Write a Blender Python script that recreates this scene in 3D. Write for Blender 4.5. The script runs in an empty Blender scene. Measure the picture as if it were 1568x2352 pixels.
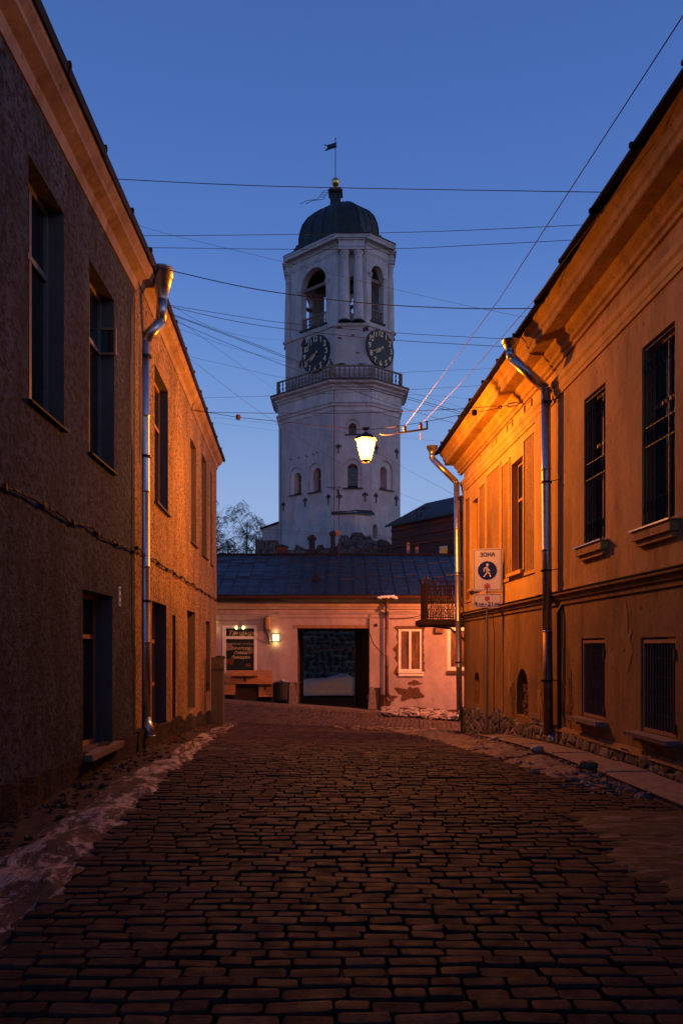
import bpy, bmesh, math, random
from mathutils import Vector, noise
random.seed(7)
SC = bpy.context.scene
COL = SC.collection
PI = math.pi
# ------------------------------------------------------------------ camera, sky, light
F = 28.0 / 24.0 * 1568.0
EYE = 1.75
cam_data = bpy.data.cameras.new('camera')
cam = bpy.data.objects.new('camera', cam_data)
COL.objects.link(cam)
SC.camera = cam
cam.location = (0, 0, EYE)
cam.rotation_euler = (math.radians(90), 0, 0)
cam_data.sensor_fit = 'HORIZONTAL'
cam_data.sensor_width = 24
cam_data.lens = 28
cam_data.shift_y = (1490 - 1176) / 1568
cam_data.clip_start = 0.1
cam_data.clip_end = 3000


def lin(c):
    return tuple(((v / 255) / 12.92 if v / 255 <= 0.04045 else ((v / 255 + 0.055) / 1.055) ** 2.4) for v in c) + (1,)


world = bpy.data.worlds.new('World')
SC.world = world
world.use_nodes = True
wn = world.node_tree
bg = wn.nodes['Background']
tc = wn.nodes.new('ShaderNodeTexCoord')
sx = wn.nodes.new('ShaderNodeSeparateXYZ')
rp = wn.nodes.new('ShaderNodeValToRGB')
wn.links.new(tc.outputs['Generated'], sx.inputs[0])
wn.links.new(sx.outputs['Z'], rp.inputs[0])
wn.links.new(rp.outputs[0], bg.inputs[0])
stops = [(0.0, (168, 189, 226)), (0.17, (148, 175, 221)), (0.235, (131, 163, 216)), (0.285, (116, 152, 211)), (0.355, (99, 138, 205)),
         (0.44, (84, 122, 195)), (0.53, (75, 112, 184)), (0.635, (66, 101, 170)), (1.0, (40, 66, 122))]
rp.color_ramp.elements[0].position = 0
rp.color_ramp.elements[0].color = lin(stops[0][1])
rp.color_ramp.elements[1].position = 1
rp.color_ramp.elements[1].color = lin(stops[-1][1])
for p_, c_ in stops[1:-1]:
    e_ = rp.color_ramp.elements.new(p_)
    e_.color = lin(c_)
bg.inputs[1].default_value = 1.0

sun_d = bpy.data.lights.new('twilight_glow', 'SUN')
sun_d.energy = 0.42
sun_d.color = (1.0, 0.78, 0.78)
sun_d.angle = math.radians(50)
sun = bpy.data.objects.new('twilight_glow', sun_d)
COL.objects.link(sun)
sun.rotation_euler = Vector((-1.0, 0.33, -0.28)).to_track_quat('-Z', 'Y').to_euler()

SC.view_settings.view_transform = 'Standard'
SC.view_settings.look = 'None'
SC.view_settings.exposure = 0
SC.view_settings.gamma = 1
SC.cycles.max_bounces = 6
SC.cycles.transparent_max_bounces = 12
SC.cycles.use_denoising = True
SC.cycles.sample_clamp_indirect = 4

# ------------------------------------------------------------------ helpers
def P(x, y, Y):
    """world point seen at picture position (x, y) at distance Y"""
    return Vector(((x - 784) / F * Y, Y, EYE + (1490 - y) / F * Y))


def wl(o):
    v = Vector((0, 0, 0))
    while o:
        v += o.location
        o = o.parent
    return v


def tag(o, label=None, cat=None, group=None, kind=None):
    if label: o['label'] = label
    if cat: o['category'] = cat
    if group: o['group'] = group
    if kind: o['kind'] = kind
    return o


def thing(name, label, cat, loc=(0, 0, 0), group=None):
    o = bpy.data.objects.new(name, None)
    COL.objects.link(o)
    o.location = loc
    o.empty_display_size = 0.2
    return tag(o, label, cat, group)


def dup(src, parent=None, dl=(0, 0, 0)):
    c = src.copy()
    COL.objects.link(c)
    c.parent = parent
    c.location = src.location + Vector(dl)
    return c


def dup_tree(src, parent=None, dl=(0, 0, 0)):
    c = dup(src, parent, dl)
    for ch in list(src.children):
        dup_tree(ch, c)
    return c


class Fr:
    """upright wall frame: s along the wall, d outward, z up"""
    def __init__(self, a, b, flip=False):
        self.o = Vector((a[0], a[1]))
        v = Vector((b[0] - a[0], b[1] - a[1]))
        self.L = v.length
        self.u = v.normalized()
        self.n = Vector((self.u.y, -self.u.x))
        if flip: self.n = -self.n

    def __call__(self, s, d, z):
        q = self.o + self.u * s + self.n * d
        return Vector((q.x, q.y, z))

    def px(self, x, y, d=0.0):
        k = (x - 784) / F
        o = self.o + self.n * d
        s = (k * o.y - o.x) / (self.u.x - k * self.u.y)
        Y = o.y + s * self.u.y
        return s, EYE + (1490 - y) / F * Y

    def sx(self, x, d=0.0):
        return self.px(x, 0, d)[0]

    def sY(self, Y):
        return (Y - self.o.y) / self.u.y


def I(a, b, c):
    return Vector((a, b, c))


class MB:
    def __init__(self, T=I):
        self.v = []; self.f = []; self.T = T; self.tone = []; self.use_tone = False; self.ct = 0.5

    def pt(self, p):
        self.v.append(self.T(*p))
        if self.use_tone: self.tone.append(self.ct)
        return len(self.v) - 1

    def face(self, pts):
        self.f.append([self.pt(p) for p in pts])

    def box(self, x0, x1, y0, y1, z0, z1, j=0.0):
        r = (lambda: random.uniform(-j, j)) if j else (lambda: 0)
        c = [self.pt((x + r(), y + r(), z + r())) for x in (x0, x1) for y in (y0, y1) for z in (z0, z1)]
        for q in ((0, 1, 3, 2), (4, 6, 7, 5), (0, 4, 5, 1), (2, 3, 7, 6), (0, 2, 6, 4), (1, 5, 7, 3)):
            self.f.append([c[i] for i in q])

    def sweep(self, prof, s0, s1, caps=True, closed=True, z_of=None, z_a=0):
        """profile [(d, z)] run from s0 to s1"""
        n = len(prof)
        a = [self.pt((s0, d, z + z_a)) for d, z in prof]
        b = [self.pt((s1, d, z + (z_of or 0))) for d, z in prof]
        for i in range(n if closed else n - 1):
            k = (i + 1) % n
            self.f.append([a[i], a[k], b[k], b[i]])
        if caps and closed:
            self.f.append(a[:]); self.f.append(b[::-1])

    def ring(self, rings, close_top=False, close_bot=False):
        """list of closed rings of points with equal counts"""
        ids = [[self.pt(tuple(p)) for p in r] for r in rings]
        n = len(ids[0])
        for a, b in zip(ids, ids[1:]):
            for i in range(n):
                k = (i + 1) % n
                self.f.append([a[i], a[k], b[k], b[i]])
        if close_top: self.f.append(ids[-1][:])
        if close_bot: self.f.append(ids[0][::-1])

    def lathe(self, prof, c, n=12, top=True, bot=True, ph=0.0):
        self.ring([[(c[0] + r * math.cos(ph + 2 * PI * i / n), c[1] + r * math.sin(ph + 2 * PI * i / n), c[2] + z) for i in range(n)]
                   for r, z in prof], top, bot)

    def tube(self, pts, r, n=6, caps=True):
        pts = [Vector(p) for p in pts]
        m = len(pts)
        rr = r if isinstance(r, (list, tuple)) else [r] * m
        rings = []
        ref = None
        for i in range(m):
            t = (pts[min(i + 1, m - 1)] - pts[max(i - 1, 0)])
            if t.length < 1e-9: t = Vector((0, 0, 1))
            t.normalize()
            if ref is None:
                ref = Vector((0, 0, 1)) if abs(t.z) < .9 else Vector((1, 0, 0))
            a = t.cross(ref)
            if a.length < 1e-6: a = t.orthogonal()
            a.normalize()
            b = a.cross(t)
            ref = b
            rings.append([tuple(pts[i] + (a * math.cos(2 * PI * k / n) + b * math.sin(2 * PI * k / n)) * rr[i]) for k in range(n)])
        self.ring(rings, caps, caps)

    def grid(self, fn, nu, nv):
        """fn(i, j) -> point"""
        ids = [[self.pt(tuple(fn(i, j))) for j in range(nv + 1)] for i in range(nu + 1)]
        for i in range(nu):
            for j in range(nv):
                self.f.append([ids[i][j], ids[i + 1][j], ids[i + 1][j + 1], ids[i][j + 1]])

    def blob(self, c, sx_, sy_, sz_, rough=.25):
        rings = []
        sd = random.uniform(0, 99)
        n = 8
        for k in range(1, 5):
            th = PI * k / 5
            rr = []
            for i in range(n):
                a = 2 * PI * i / n
                q = Vector((math.sin(th) * math.cos(a), math.sin(th) * math.sin(a), math.cos(th)))
                w = 1 + rough * noise.noise(q * 1.3 + Vector((sd, 0, 0))) * 2
                rr.append((c[0] + q.x * sx_ * w, c[1] + q.y * sy_ * w, c[2] + q.z * sz_ * w))
            rings.append(rr)
        self.ring(rings, True, True)

    def build(self, name, mat, parent=None, smooth=False, recalc=True, origin=None):
        me = bpy.data.meshes.new(name)
        off = wl(parent) if parent else Vector((0, 0, 0))
        if origin is not None: off = Vector(origin)
        me.from_pydata([tuple(p - off) for p in self.v], [], self.f)
        if recalc:
            bm = bmesh.new(); bm.from_mesh(me)
            bmesh.ops.remove_doubles(bm, verts=bm.verts, dist=1e-5) if not self.use_tone else None
            bmesh.ops.recalc_face_normals(bm, faces=bm.faces)
            bm.to_mesh(me); bm.free()
        if self.use_tone:
            at = me.attributes.new('tone', 'FLOAT', 'POINT')
            at.data.foreach_set('value', self.tone)
        if mat: me.materials.append(mat)
        if smooth:
            me.polygons.foreach_set('use_smooth', [True] * len(me.polygons))
            if smooth == 'angle':
                pass
        me.update()
        o = bpy.data.objects.new(name, me)
        COL.objects.link(o)
        if parent:
            o.parent = parent
            if origin is not None: o.location = Vector(origin) - wl(parent)
        elif origin is not None:
            o.location = origin
        return o


def wall(mb, s0, s1, z0, z1, ops, dep, back=False, d=0.0, rv=None):
    rv = rv or mb
    """wall face with rectangular openings (s0, s1, z0, z1) and their reveals"""
    S = sorted(set([s0, s1] + [q for o in ops for q in (o[0], o[1]) if s0 < q < s1]))
    Z = sorted(set([z0, z1] + [q for o in ops for q in (o[2], o[3]) if z0 < q < z1]))
    for a, b in zip(S, S[1:]):
        for c, e in zip(Z, Z[1:]):
            m, k = (a + b) / 2, (c + e) / 2
            if any(o[0] < m < o[1] and o[2] < k < o[3] for o in ops): continue
            mb.face([(a, d, c), (b, d, c), (b, d, e), (a, d, e)])
            if back: mb.face([(a, d - dep, c), (a, d - dep, e), (b, d - dep, e), (b, d - dep, c)])
    for o in ops:
        a, b, c, e = o[:4]
        for q in (((a, c), (b, c)), ((b, c), (b, e)), ((b, e), (a, e)), ((a, e), (a, c))):
            (p0, q0), (p1, q1) = q
            rv.face([(p0, d, q0), (p1, d, q1), (p1, d - dep, q1), (p0, d - dep, q0)])


def arch_fill(mb, a, b, zs, zt, dep, d=0.0, n=10, back=False):
    """fills the corners above a round arch inside the rectangle a..b, zs..zt"""
    c = (a + b) / 2; r = (b - a) / 2; h = zt - zs
    arc = [(c - r * math.cos(PI * i / n), zs + h * math.sin(PI * i / n)) for i in range(n + 1)]
    for side in (-1, 1):
        part = arc[:n // 2 + 1] if side < 0 else arc[n // 2:]
        cx = a if side < 0 else b
        for p, q in zip(part, part[1:]):
            mb.face([(cx, d, zt), (p[0], d, p[1]), (q[0], d, q[1])])
            if back: mb.face([(cx, d - dep, zt), (q[0], d - dep, q[1]), (p[0], d - dep, p[1])])
    for p, q in zip(arc, arc[1:]):
        mb.face([(p[0], d, p[1]), (q[0], d, q[1]), (q[0], d - dep, q[1]), (p[0], d - dep, p[1])])


def poly_off(pts, p):
    n = len(pts); out = []
    c = sum((Vector(q) for q in pts), Vector((0, 0))) / n
    ls = []
    for i in range(n):
        a = Vector(pts[i]); b = Vector(pts[(i + 1) % n])
        u = (b - a).normalized(); nn = Vector((u.y, -u.x))
        if nn.dot((a + b) / 2 - c) < 0: nn = -nn
        ls.append((a + nn * p, u))
    for i in range(n):
        a, u = ls[i - 1]; b, w = ls[i]
        det = u.x * w.y - u.y * w.x
        t = ((b.x - a.x) * w.y - (b.y - a.y) * w.x) / det
        out.append(tuple(a + u * t))
    return out


# ------------------------------------------------------------------ materials
class NT:
    def __init__(self, name):
        self.m = bpy.data.materials.new(name)
        self.m.use_nodes = True
        self.t = self.m.node_tree
        self.b = self.t.nodes['Principled BSDF']
        self.b.inputs['Specular IOR Level'].default_value = 0.3
        self.geo = None

    def n(self, ty, **kw):
        x = self.t.nodes.new(ty)
        for k, v in kw.items(): setattr(x, k, v)
        return x

    def link(self, a, b): self.t.links.new(a, b)

    def pos(self, sc=(1, 1, 1)):
        if not self.geo: self.geo = self.n('ShaderNodeNewGeometry')
        mp = self.n('ShaderNodeVectorMath', operation='MULTIPLY')
        self.link(self.geo.outputs['Position'], mp.inputs[0]); mp.inputs[1].default_value = sc
        return mp.outputs[0]

    def noise(self, scale, sc=(1, 1, 1), det=4, rough=.6, dist=0.0):
        x = self.n('ShaderNodeTexNoise'); x.inputs['Scale'].default_value = scale
        x.inputs['Detail'].default_value = det; x.inputs['Roughness'].default_value = rough
        x.inputs['Distortion'].default_value = dist
        self.link(self.pos(sc), x.inputs['Vector'])
        return x.outputs['Fac']

    def vor(self, scale, sc=(1, 1, 1), feature='F1', out='Distance', rnd=1.0):
        x = self.n('ShaderNodeTexVoronoi', feature=feature); x.inputs['Scale'].default_value = scale
        x.inputs['Randomness'].default_value = rnd
        self.link(self.pos(sc), x.inputs['Vector'])
        return x.outputs[out]

    def ramp(self, src, stops):
        x = self.n('ShaderNodeValToRGB')
        el = x.color_ramp.elements
        el[0].position, el[0].color = stops[0][0], c4(stops[0][1])
        el[1].position, el[1].color = stops[-1][0], c4(stops[-1][1])
        for p, c in stops[1:-1]:
            e = el.new(p); e.color = c4(c)
        self.link(src, x.inputs[0])
        return x.outputs[0]

    def mix(self, f, a, b, mode='MIX'):
        x = self.n('ShaderNodeMix', data_type='RGBA', blend_type=mode)
        for i, v in ((0, f), (6, a), (7, b)):
            if hasattr(v, 'is_output'): self.link(v, x.inputs[i])
            else: x.inputs[i].default_value = v if i == 0 else c4(v)
        return x.outputs[2]

    def math(self, op, a, b):
        x = self.n('ShaderNodeMath', operation=op)
        for i, v in ((0, a), (1, b)):
            if hasattr(v, 'is_output'): self.link(v, x.inputs[i])
            else: x.inputs[i].default_value = v
        return x.outputs[0]

    def col(self, c):
        if hasattr(c, 'is_output'): self.link(c, self.b.inputs['Base Color'])
        else: self.b.inputs['Base Color'].default_value = c4(c)

    def rough(self, v):
        if hasattr(v, 'is_output'): self.link(v, self.b.inputs['Roughness'])
        else: self.b.inputs['Roughness'].default_value = v

    def bump(self, h, strength=.5, dist=.02):
        x = self.n('ShaderNodeBump'); x.inputs['Strength'].default_value = strength
        x.inputs['Distance'].default_value = dist
        self.link(h, x.inputs['Height'])
        if getattr(self, 'lb', None): self.link(self.lb, x.inputs['Normal'])
        self.link(x.outputs[0], self.b.inputs['Normal'])
        self.lb = x.outputs[0]


def c4(c):
    if isinstance(c, (int, float)): return (c, c, c, 1)
    return tuple(c)[:3] + (1,)


def simple(name, col, rough=.6, metal=0.0, var=.25, scale=6, bump=.2, bscale=40, spec=.3, sc=(1, 1, 1), bd=.01):
    k = NT(name)
    lo = tuple(v * (1 - var) for v in col); hi = tuple(min(1, v * (1 + var)) for v in col)
    k.col(k.ramp(k.noise(scale, sc, 6), [(.3, lo), (.7, hi)]))
    k.rough(rough); k.b.inputs['Metallic'].default_value = metal
    k.b.inputs['Specular IOR Level'].default_value = spec
    if bump: k.bump(k.noise(bscale, sc, 5), bump, bd)
    return k.m


def plaster(name, col, stain, grit=.5, speck=None, streak=.5, bd=.02, gs=28):
    k = NT(name)
    fs = (1, .55, .8) if speck else (1, 1, .55)
    lo_, hi_ = (.5, 1.35) if speck else (.72, 1.22)
    base = k.ramp(k.noise(.9, (1, 1, .6), 6, .65), [(.3, tuple(v * lo_ for v in col)), (.5, col), (.7, tuple(v * hi_ for v in col))])
    st = k.noise(2.2, (1, 1, .22), 7, .7, .4)
    base = k.mix(k.math('MULTIPLY', k.ramp(st, [(.48, 0), (.68, 1)]), streak), base, stain)
    base = k.mix(k.ramp(k.noise(4.5, (1, 1, .5), 7, .75, .5), [(.3, .55), (.5, .0)]), base, tuple(v * .62 for v in col))
    base = k.mix(k.ramp(k.noise(11, (1, 1, .8), 3, .5), [(.66, 0), (.7, .8)]), base, stain)
    fine = k.noise(gs, fs, 5, .75)
    if speck:
        base = k.mix(k.ramp(fine, [(.40, 1), (.56, 0)]), base, speck)
    k.col(base); k.rough(.9)
    k.b.inputs['Specular IOR Level'].default_value = .15
    k.bump(k.noise(3.0, (1, 1, 1), 4), .35, .05)
    k.bump(fine, grit, bd)
    return k.m


M = {}
M['stucco'] = plaster('shaded_rough_stucco', (.062, .082, .115), (.018, .022, .026), 1.0, (.014, .013, .016), .8, .06, 17)  # near wall: shade away from the lamp put into the colour
M['stucco_lamplit'] = plaster('lamplit_rough_stucco', (.40, .27, .14), (.13, .08, .05), 1.0, (.09, .05, .03), .6, .06, 22)  # far wall: brighter, warmer copy, the lamp's hot spot put into the colour
M['stucco_base'] = plaster('damp_stucco', (.045, .036, .032), (.03, .025, .022), .9, (.02, .016, .014), .6, .05, 18)
M['reveal'] = plaster('reveal_plaster', (.10, .085, .08), (.09, .075, .07), .3, None, .4, .01)
M['cornice_cream'] = plaster('cream_cornice', (.29, .20, .145), (.16, .08, .045), .4, None, .9, .015)
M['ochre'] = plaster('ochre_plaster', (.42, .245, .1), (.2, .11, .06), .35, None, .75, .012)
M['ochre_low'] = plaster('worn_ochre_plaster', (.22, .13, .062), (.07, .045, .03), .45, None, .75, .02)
M['ochre_light'] = plaster('pale_ochre_trim', (.5, .3, .1), (.35, .2, .1), .25, None, .4, .01)
M['ochre_rough'] = plaster('ochre_roughcast', (.3, .17, .06), (.17, .1, .045), .8, (.17, .1, .06), .3, .03, 40)
M['pink'] = plaster('pink_plaster', (.39, .31, .33), (.3, .21, .2), .3, None, .5, .012)
M['pinkdark'] = simple('dark_painted_plinth', (.05, .03, .032), .8)
M['patch_mid'] = plaster('faded_ochre_patch', (.27, .165, .075), (.16, .1, .05), .5, None, .5, .02)
M['patch'] = plaster('bare_brown_render', (.17, .085, .05), (.08, .045, .03), .8, (.06, .035, .025), .5, .04, 14)
M['snow'] = simple('snow', (.62, .64, .68), .7, var=.12, bump=.5, bscale=12, bd=.04)
M['dirtysnow'] = simple('dirty_snow', (.15, .11, .10), .85, var=.6, scale=5, bump=.7, bscale=14, bd=.04)
M['chunks'] = simple('dirty_ice_chunks', (.3, .25, .25), .85, var=.5, scale=8, bump=.5, bscale=20)
M['black'] = simple('black_sheet_metal', (.014, .013, .013), .7, .0, bump=.1, spec=.1)
M['iron'] = simple('dark_iron', (.03, .028, .028), .55, .6)
M['rust'] = simple('rusty_iron', (.045, .02, .015), .8, .2)
M['zinc'] = simple('galvanised_steel', (.42, .42, .43), .34, .92, var=.15, scale=9, bump=.12, bscale=9, spec=.5)
M['rustpipe'] = simple('rust_stained_pipe', (.16, .09, .07), .5, .5, var=.4)
M['lead'] = simple('dark_dome_sheet', (.022, .028, .032), .55, .3, var=.35, scale=2, bump=.3, bscale=3, bd=.03)
M['gold'] = simple('gilded_ball', (.65, .42, .12), .3, 1.0, var=.12, bump=.05)
M['goldpaint'] = simple('pale_gold_paint', (.72, .58, .36), .5, 0)
M['clock'] = simple('black_clock_face', (.012, .014, .02), .5)
M['wood_frame'] = simple('weathered_window_frame', (.26, .14, .08), .65, sc=(1, 1, .2))
M['white_frame'] = simple('white_window_frame', (.72, .68, .64), .5, var=.1)
M['dull_frame'] = simple('grey_window_frame', (.12, .11, .11), .6)
M['rail_wood'] = simple('brown_grey_balusters', (.17, .125, .1), .8)
M['cable'] = simple('cable_black', (.02, .016, .02), .7, bump=0)
M['cable_red'] = simple('reddish_cable', (.05, .015, .015), .6, bump=0)
M['white_enamel'] = simple('white_sign_enamel', (.78, .75, .73), .45, var=.05, bump=0)
M['sign_black'] = simple('sign_black', (.02, .015, .015), .5, bump=0)
M['sign_blue'] = simple('sign_blue', (.01, .025, .2), .45, var=.05, bump=0)
M['sign_red'] = simple('sign_red', (.5, .01, .02), .5, var=.05, bump=0)
M['poster'] = simple('poster_black', (.012, .02, .018), .4, var=.3, bump=0)
M['poster_text'] = simple('poster_cream_print', (.55, .42, .22), .5, bump=0)
M['poster_dim'] = simple('poster_grey_print', (.3, .27, .22), .5, bump=0)
M['food_a'] = simple('food_print_tan', (.22, .14, .1), .5, var=.6, scale=30, bump=0)
M['food_b'] = simple('food_print_red', (.14, .035, .02), .5, var=.8, scale=30, bump=0)
M['cabinet'] = simple('grey_cabinet_paint', (.075, .065, .055), .6, var=.2, scale=3)
M['bin'] = simple('dark_bin', (.02, .018, .02), .6)
M['granite'] = simple('granite', (.16, .12, .115), .85, var=.4, scale=14, bump=.5, bscale=20, bd=.02)
M['plank'] = simple('pine_plank', (.40, .19, .08), .65, var=.35, scale=5, sc=(.6, 1, 6))
M['darkwood'] = simple('dark_gate_wood', (.022, .018, .016), .8)
M['birch'] = simple('dark_birch_bark', (.045, .045, .04), .85, bump=0)
M['darkbrick_roof'] = simple('green_sheet_roof', (.012, .017, .018), .6)
M['bars'] = simple('painted_bars', (.16, .1, .075), .7)
M['ceramic'] = simple('brown_insulator', (.28, .15, .09), .3)
M['snowbag'] = simple('grey_plastic_bag', (.3, .3, .34), .4, bump=.6, bscale=9, bd=.05)

k = NT('painted_brick')          # whitewashed brick of the clock tower
nz = k.noise(1.3, (1, 1, .5), 6, .7)
br = k.n('ShaderNodeTexBrick'); br.inputs['Scale'].default_value = 3.4; br.inputs['Mortar Size'].default_value = .035
br.inputs['Brick Width'].default_value = .9; br.inputs['Row Height'].default_value = .3
sepp = k.n('ShaderNodeSeparateXYZ'); k.link(k.pos(), sepp.inputs[0])
cmb = k.n('ShaderNodeCombineXYZ')
k.link(k.math('ADD', sepp.outputs[0], k.math('MULTIPLY', sepp.outputs[1], .7)), cmb.inputs[0]); k.link(sepp.outputs[2], cmb.inputs[1])
k.link(cmb.outputs[0], br.inputs['Vector'])
k.col(k.mix(k.ramp(k.noise(.6, (1, 1, .25), 6, .7), [(.5, 0), (.75, .6)]),
            k.ramp(nz, [(.3, (.31, .28, .285)), (.7, (.46, .42, .43))]), (.24, .21, .21)))
k.rough(.9)
k.bump(br.outputs['Fac'], -.5, .03); k.bump(k.noise(9, (1, 1, 1), 5), .6, .05)
M['white_brick'] = k.m
M['white_trim'] = plaster('white_lime_trim', (.46, .425, .43), (.26, .23, .235), .3, None, .5, .02)

k = NT('red_brick')
br = k.n('ShaderNodeTexBrick'); br.inputs['Scale'].default_value = 4; br.inputs['Mortar Size'].default_value = .03
br.inputs['Color1'].default_value = (.10, .028, .018, 1); br.inputs['Color2'].default_value = (.055, .018, .014, 1); br.inputs['Mortar'].default_value = (.07, .05, .045, 1)
br.inputs['Brick Width'].default_value = 1.0; br.inputs['Row Height'].default_value = .34
sepp = k.n('ShaderNodeSeparateXYZ'); k.link(k.pos(), sepp.inputs[0])
cmb = k.n('ShaderNodeCombineXYZ')
k.link(k.math('ADD', sepp.outputs[0], k.math('MULTIPLY', sepp.outputs[1], .6)), cmb.inputs[0]); k.link(sepp.outputs[2], cmb.inputs[1])
k.link(cmb.outputs[0], br.inputs['Vector'])
k.col(br.outputs['Color']); k.rough(.9); k.bump(br.outputs['Fac'], -.6, .02)
M['brick'] = k.m

k = NT('rubble_masonry')
e_ = k.vor(3.2, (1, 1, 1.3), 'DISTANCE_TO_EDGE')
cc = k.vor(3.2, (1, 1, 1.3), 'F1', 'Color')
sp = k.n('ShaderNodeSeparateColor'); k.link(cc, sp.inputs[0])
base = k.ramp(sp.outputs[0], [(.1, (.06, .05, .05)), (.5, (.12, .09, .085)), (.9, (.17, .14, .14))])
k.col(k.mix(k.ramp(e_, [(.02, 1), (.09, 0)]), base, (.13, .11, .11))); k.rough(.9)
k.bump(k.ramp(e_, [(0, 0), (.2, 1)]), .8, .08); k.bump(k.noise(12, (1, 1, 1), 5), .5, .04)
M['rubble'] = k.m

M['mortar'] = simple('pale_mortar', (.34, .33, .35), .9, bump=.5)
k = NT('field_stone')
a_ = k.n('ShaderNodeAttribute'); a_.attribute_name = 'tone'
k.col(k.mix(k.noise(6, (1, 1, 1), 6), k.ramp(a_.outputs['Fac'], [(0, (.05, .045, .045)), (.5, (.11, .095, .09)), (1, (.2, .16, .15))]), (.09, .08, .08)))
k.rough(.88); k.bump(k.noise(9, (1, 1, 1), 6), .7, .05)
M['fieldstone'] = k.m

k = NT('worn_cobble')
a_ = k.n('ShaderNodeAttribute'); a_.attribute_name = 'tone'
base = k.ramp(a_.outputs['Fac'], [(0, (.024, .016, .02)), (.3, (.036, .022, .02)), (.6, (.05, .027, .023)), (1, (.085, .05, .044))])
k.col(k.mix(k.ramp(k.noise(14, (1, 1, 1), 6), [(.35, .55), (.7, 0)]), base, (.02, .015, .013)))
k.rough(k.ramp(k.noise(5, (1, 1, 1), 4), [(.3, .6), (.7, .9)])); k.b.inputs['Specular IOR Level'].default_value = .12
k.bump(k.noise(22, (1, 1, 1), 6, .7), .6, .012); k.bump(k.noise(7, (1, 1, 1), 3), .4, .02)
M['cobble'] = k.m

k = NT('lamplit_cobble')  # brighter cobble copy: lamp light on the cross street put into its colour
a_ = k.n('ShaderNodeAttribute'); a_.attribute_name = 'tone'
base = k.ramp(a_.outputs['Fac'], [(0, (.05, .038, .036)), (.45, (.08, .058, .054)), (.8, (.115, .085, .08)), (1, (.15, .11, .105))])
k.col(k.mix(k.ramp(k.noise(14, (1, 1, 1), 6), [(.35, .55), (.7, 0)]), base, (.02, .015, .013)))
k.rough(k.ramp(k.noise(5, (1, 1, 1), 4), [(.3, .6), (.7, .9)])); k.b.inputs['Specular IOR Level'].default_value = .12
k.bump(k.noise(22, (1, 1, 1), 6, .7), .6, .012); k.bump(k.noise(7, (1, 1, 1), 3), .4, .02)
M['cobble_lamplit'] = k.m


k = NT('gritty_soil')
k.col(k.ramp(k.noise(9, (1, 1, 1), 8, .7), [(.3, (.018, .013, .012)), (.6, (.05, .036, .032)), (.8, (.09, .066, .058))]))
k.rough(.9); k.bump(k.noise(16, (1, 1, 1), 8, .7), .9, .04)
M['soil'] = k.m

k = NT('old_street_ice')
m1 = k.noise(2.3, (1.4, .55, 1), 8, .72, .6)
m2 = k.noise(13, (1, .6, 1), 6, .7)
f = k.ramp(k.math('ADD', k.math('MULTIPLY', m1, .75), k.math('MULTIPLY', m2, .3)), [(.515, 0), (.57, 1)])
ice = k.ramp(k.noise(6, (1, .6, 1), 6), [(.3, (.22, .18, .195)), (.7, (.4, .35, .38))])
dirt = k.ramp(k.noise(12, (1, 1, 1), 7, .7), [(.35, (.035, .025, .022)), (.7, (.10, .07, .06))])
k.col(k.mix(f, dirt, ice)); k.rough(k.ramp(f, [(0, .85), (1, .5)]))
k.bump(m1, .8, .07); k.bump(m2, .8, .03)
M['ice'] = k.m
k = NT('thin_dirty_slush')
m1 = k.noise(2.6, (.8, 2.2, 1), 8, .72, .8)
f = k.ramp(m1, [(.5, 0), (.62, 1)])
k.col(k.mix(f, k.ramp(k.noise(12, (1, 1, 1), 7, .7), [(.35, (.016, .011, .011)), (.7, (.036, .025, .024))]), (.12, .095, .105))); k.rough(.7)
k.bump(m1, .8, .06); k.bump(k.noise(14), .6, .03)
M['slush'] = k.m

k = NT('blue_black_roof')
k.col(k.ramp(k.noise(1.2, (1, 1, 1), 5), [(.3, (.010, .011, .016)), (.7, (.018, .02, .028))]))
k.b.inputs['Metallic'].default_value = 0
k.b.inputs['Specular IOR Level'].default_value = .22
k.rough(k.ramp(k.noise(2.5, (.5, 1.5, 1), 4), [(.3, .3), (.7, .5)]))
k.bump(k.noise(1.5, (.35, 2.2, 1), 3), .45, .12)
M['roof'] = k.m

k = NT('dark_glass')
k.col((.012, .014, .018)); k.rough(.06); k.b.inputs['Specular IOR Level'].default_value = .6
k.bump(k.noise(1.6, (1, 1, 1), 2), .08, .05)
M['glass'] = k.m
k = NT('curtained_glass')
k.col(k.ramp(k.noise(4, (1, 1, .3), 4), [(.35, (.05, .03, .025)), (.7, (.22, .12, .08))])); k.rough(.15); k.b.inputs['Specular IOR Level'].default_value = .5
M['glass_warm'] = k.m


def emis(name, col, st, trans=0.0):
    k = NT(name)
    out = k.t.nodes['Material Output']
    em = k.n('ShaderNodeEmission'); em.inputs[0].default_value = c4(col); em.inputs[1].default_value = st
    if trans:
        tr = k.n('ShaderNodeBsdfTransparent'); mx = k.n('ShaderNodeMixShader'); mx.inputs[0].default_value = trans
        k.link(em.outputs[0], mx.inputs[1]); k.link(tr.outputs[0], mx.inputs[2]); k.link(mx.outputs[0], out.inputs[0])
    else:
        k.link(em.outputs[0], out.inputs[0])
    return k.m


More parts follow.
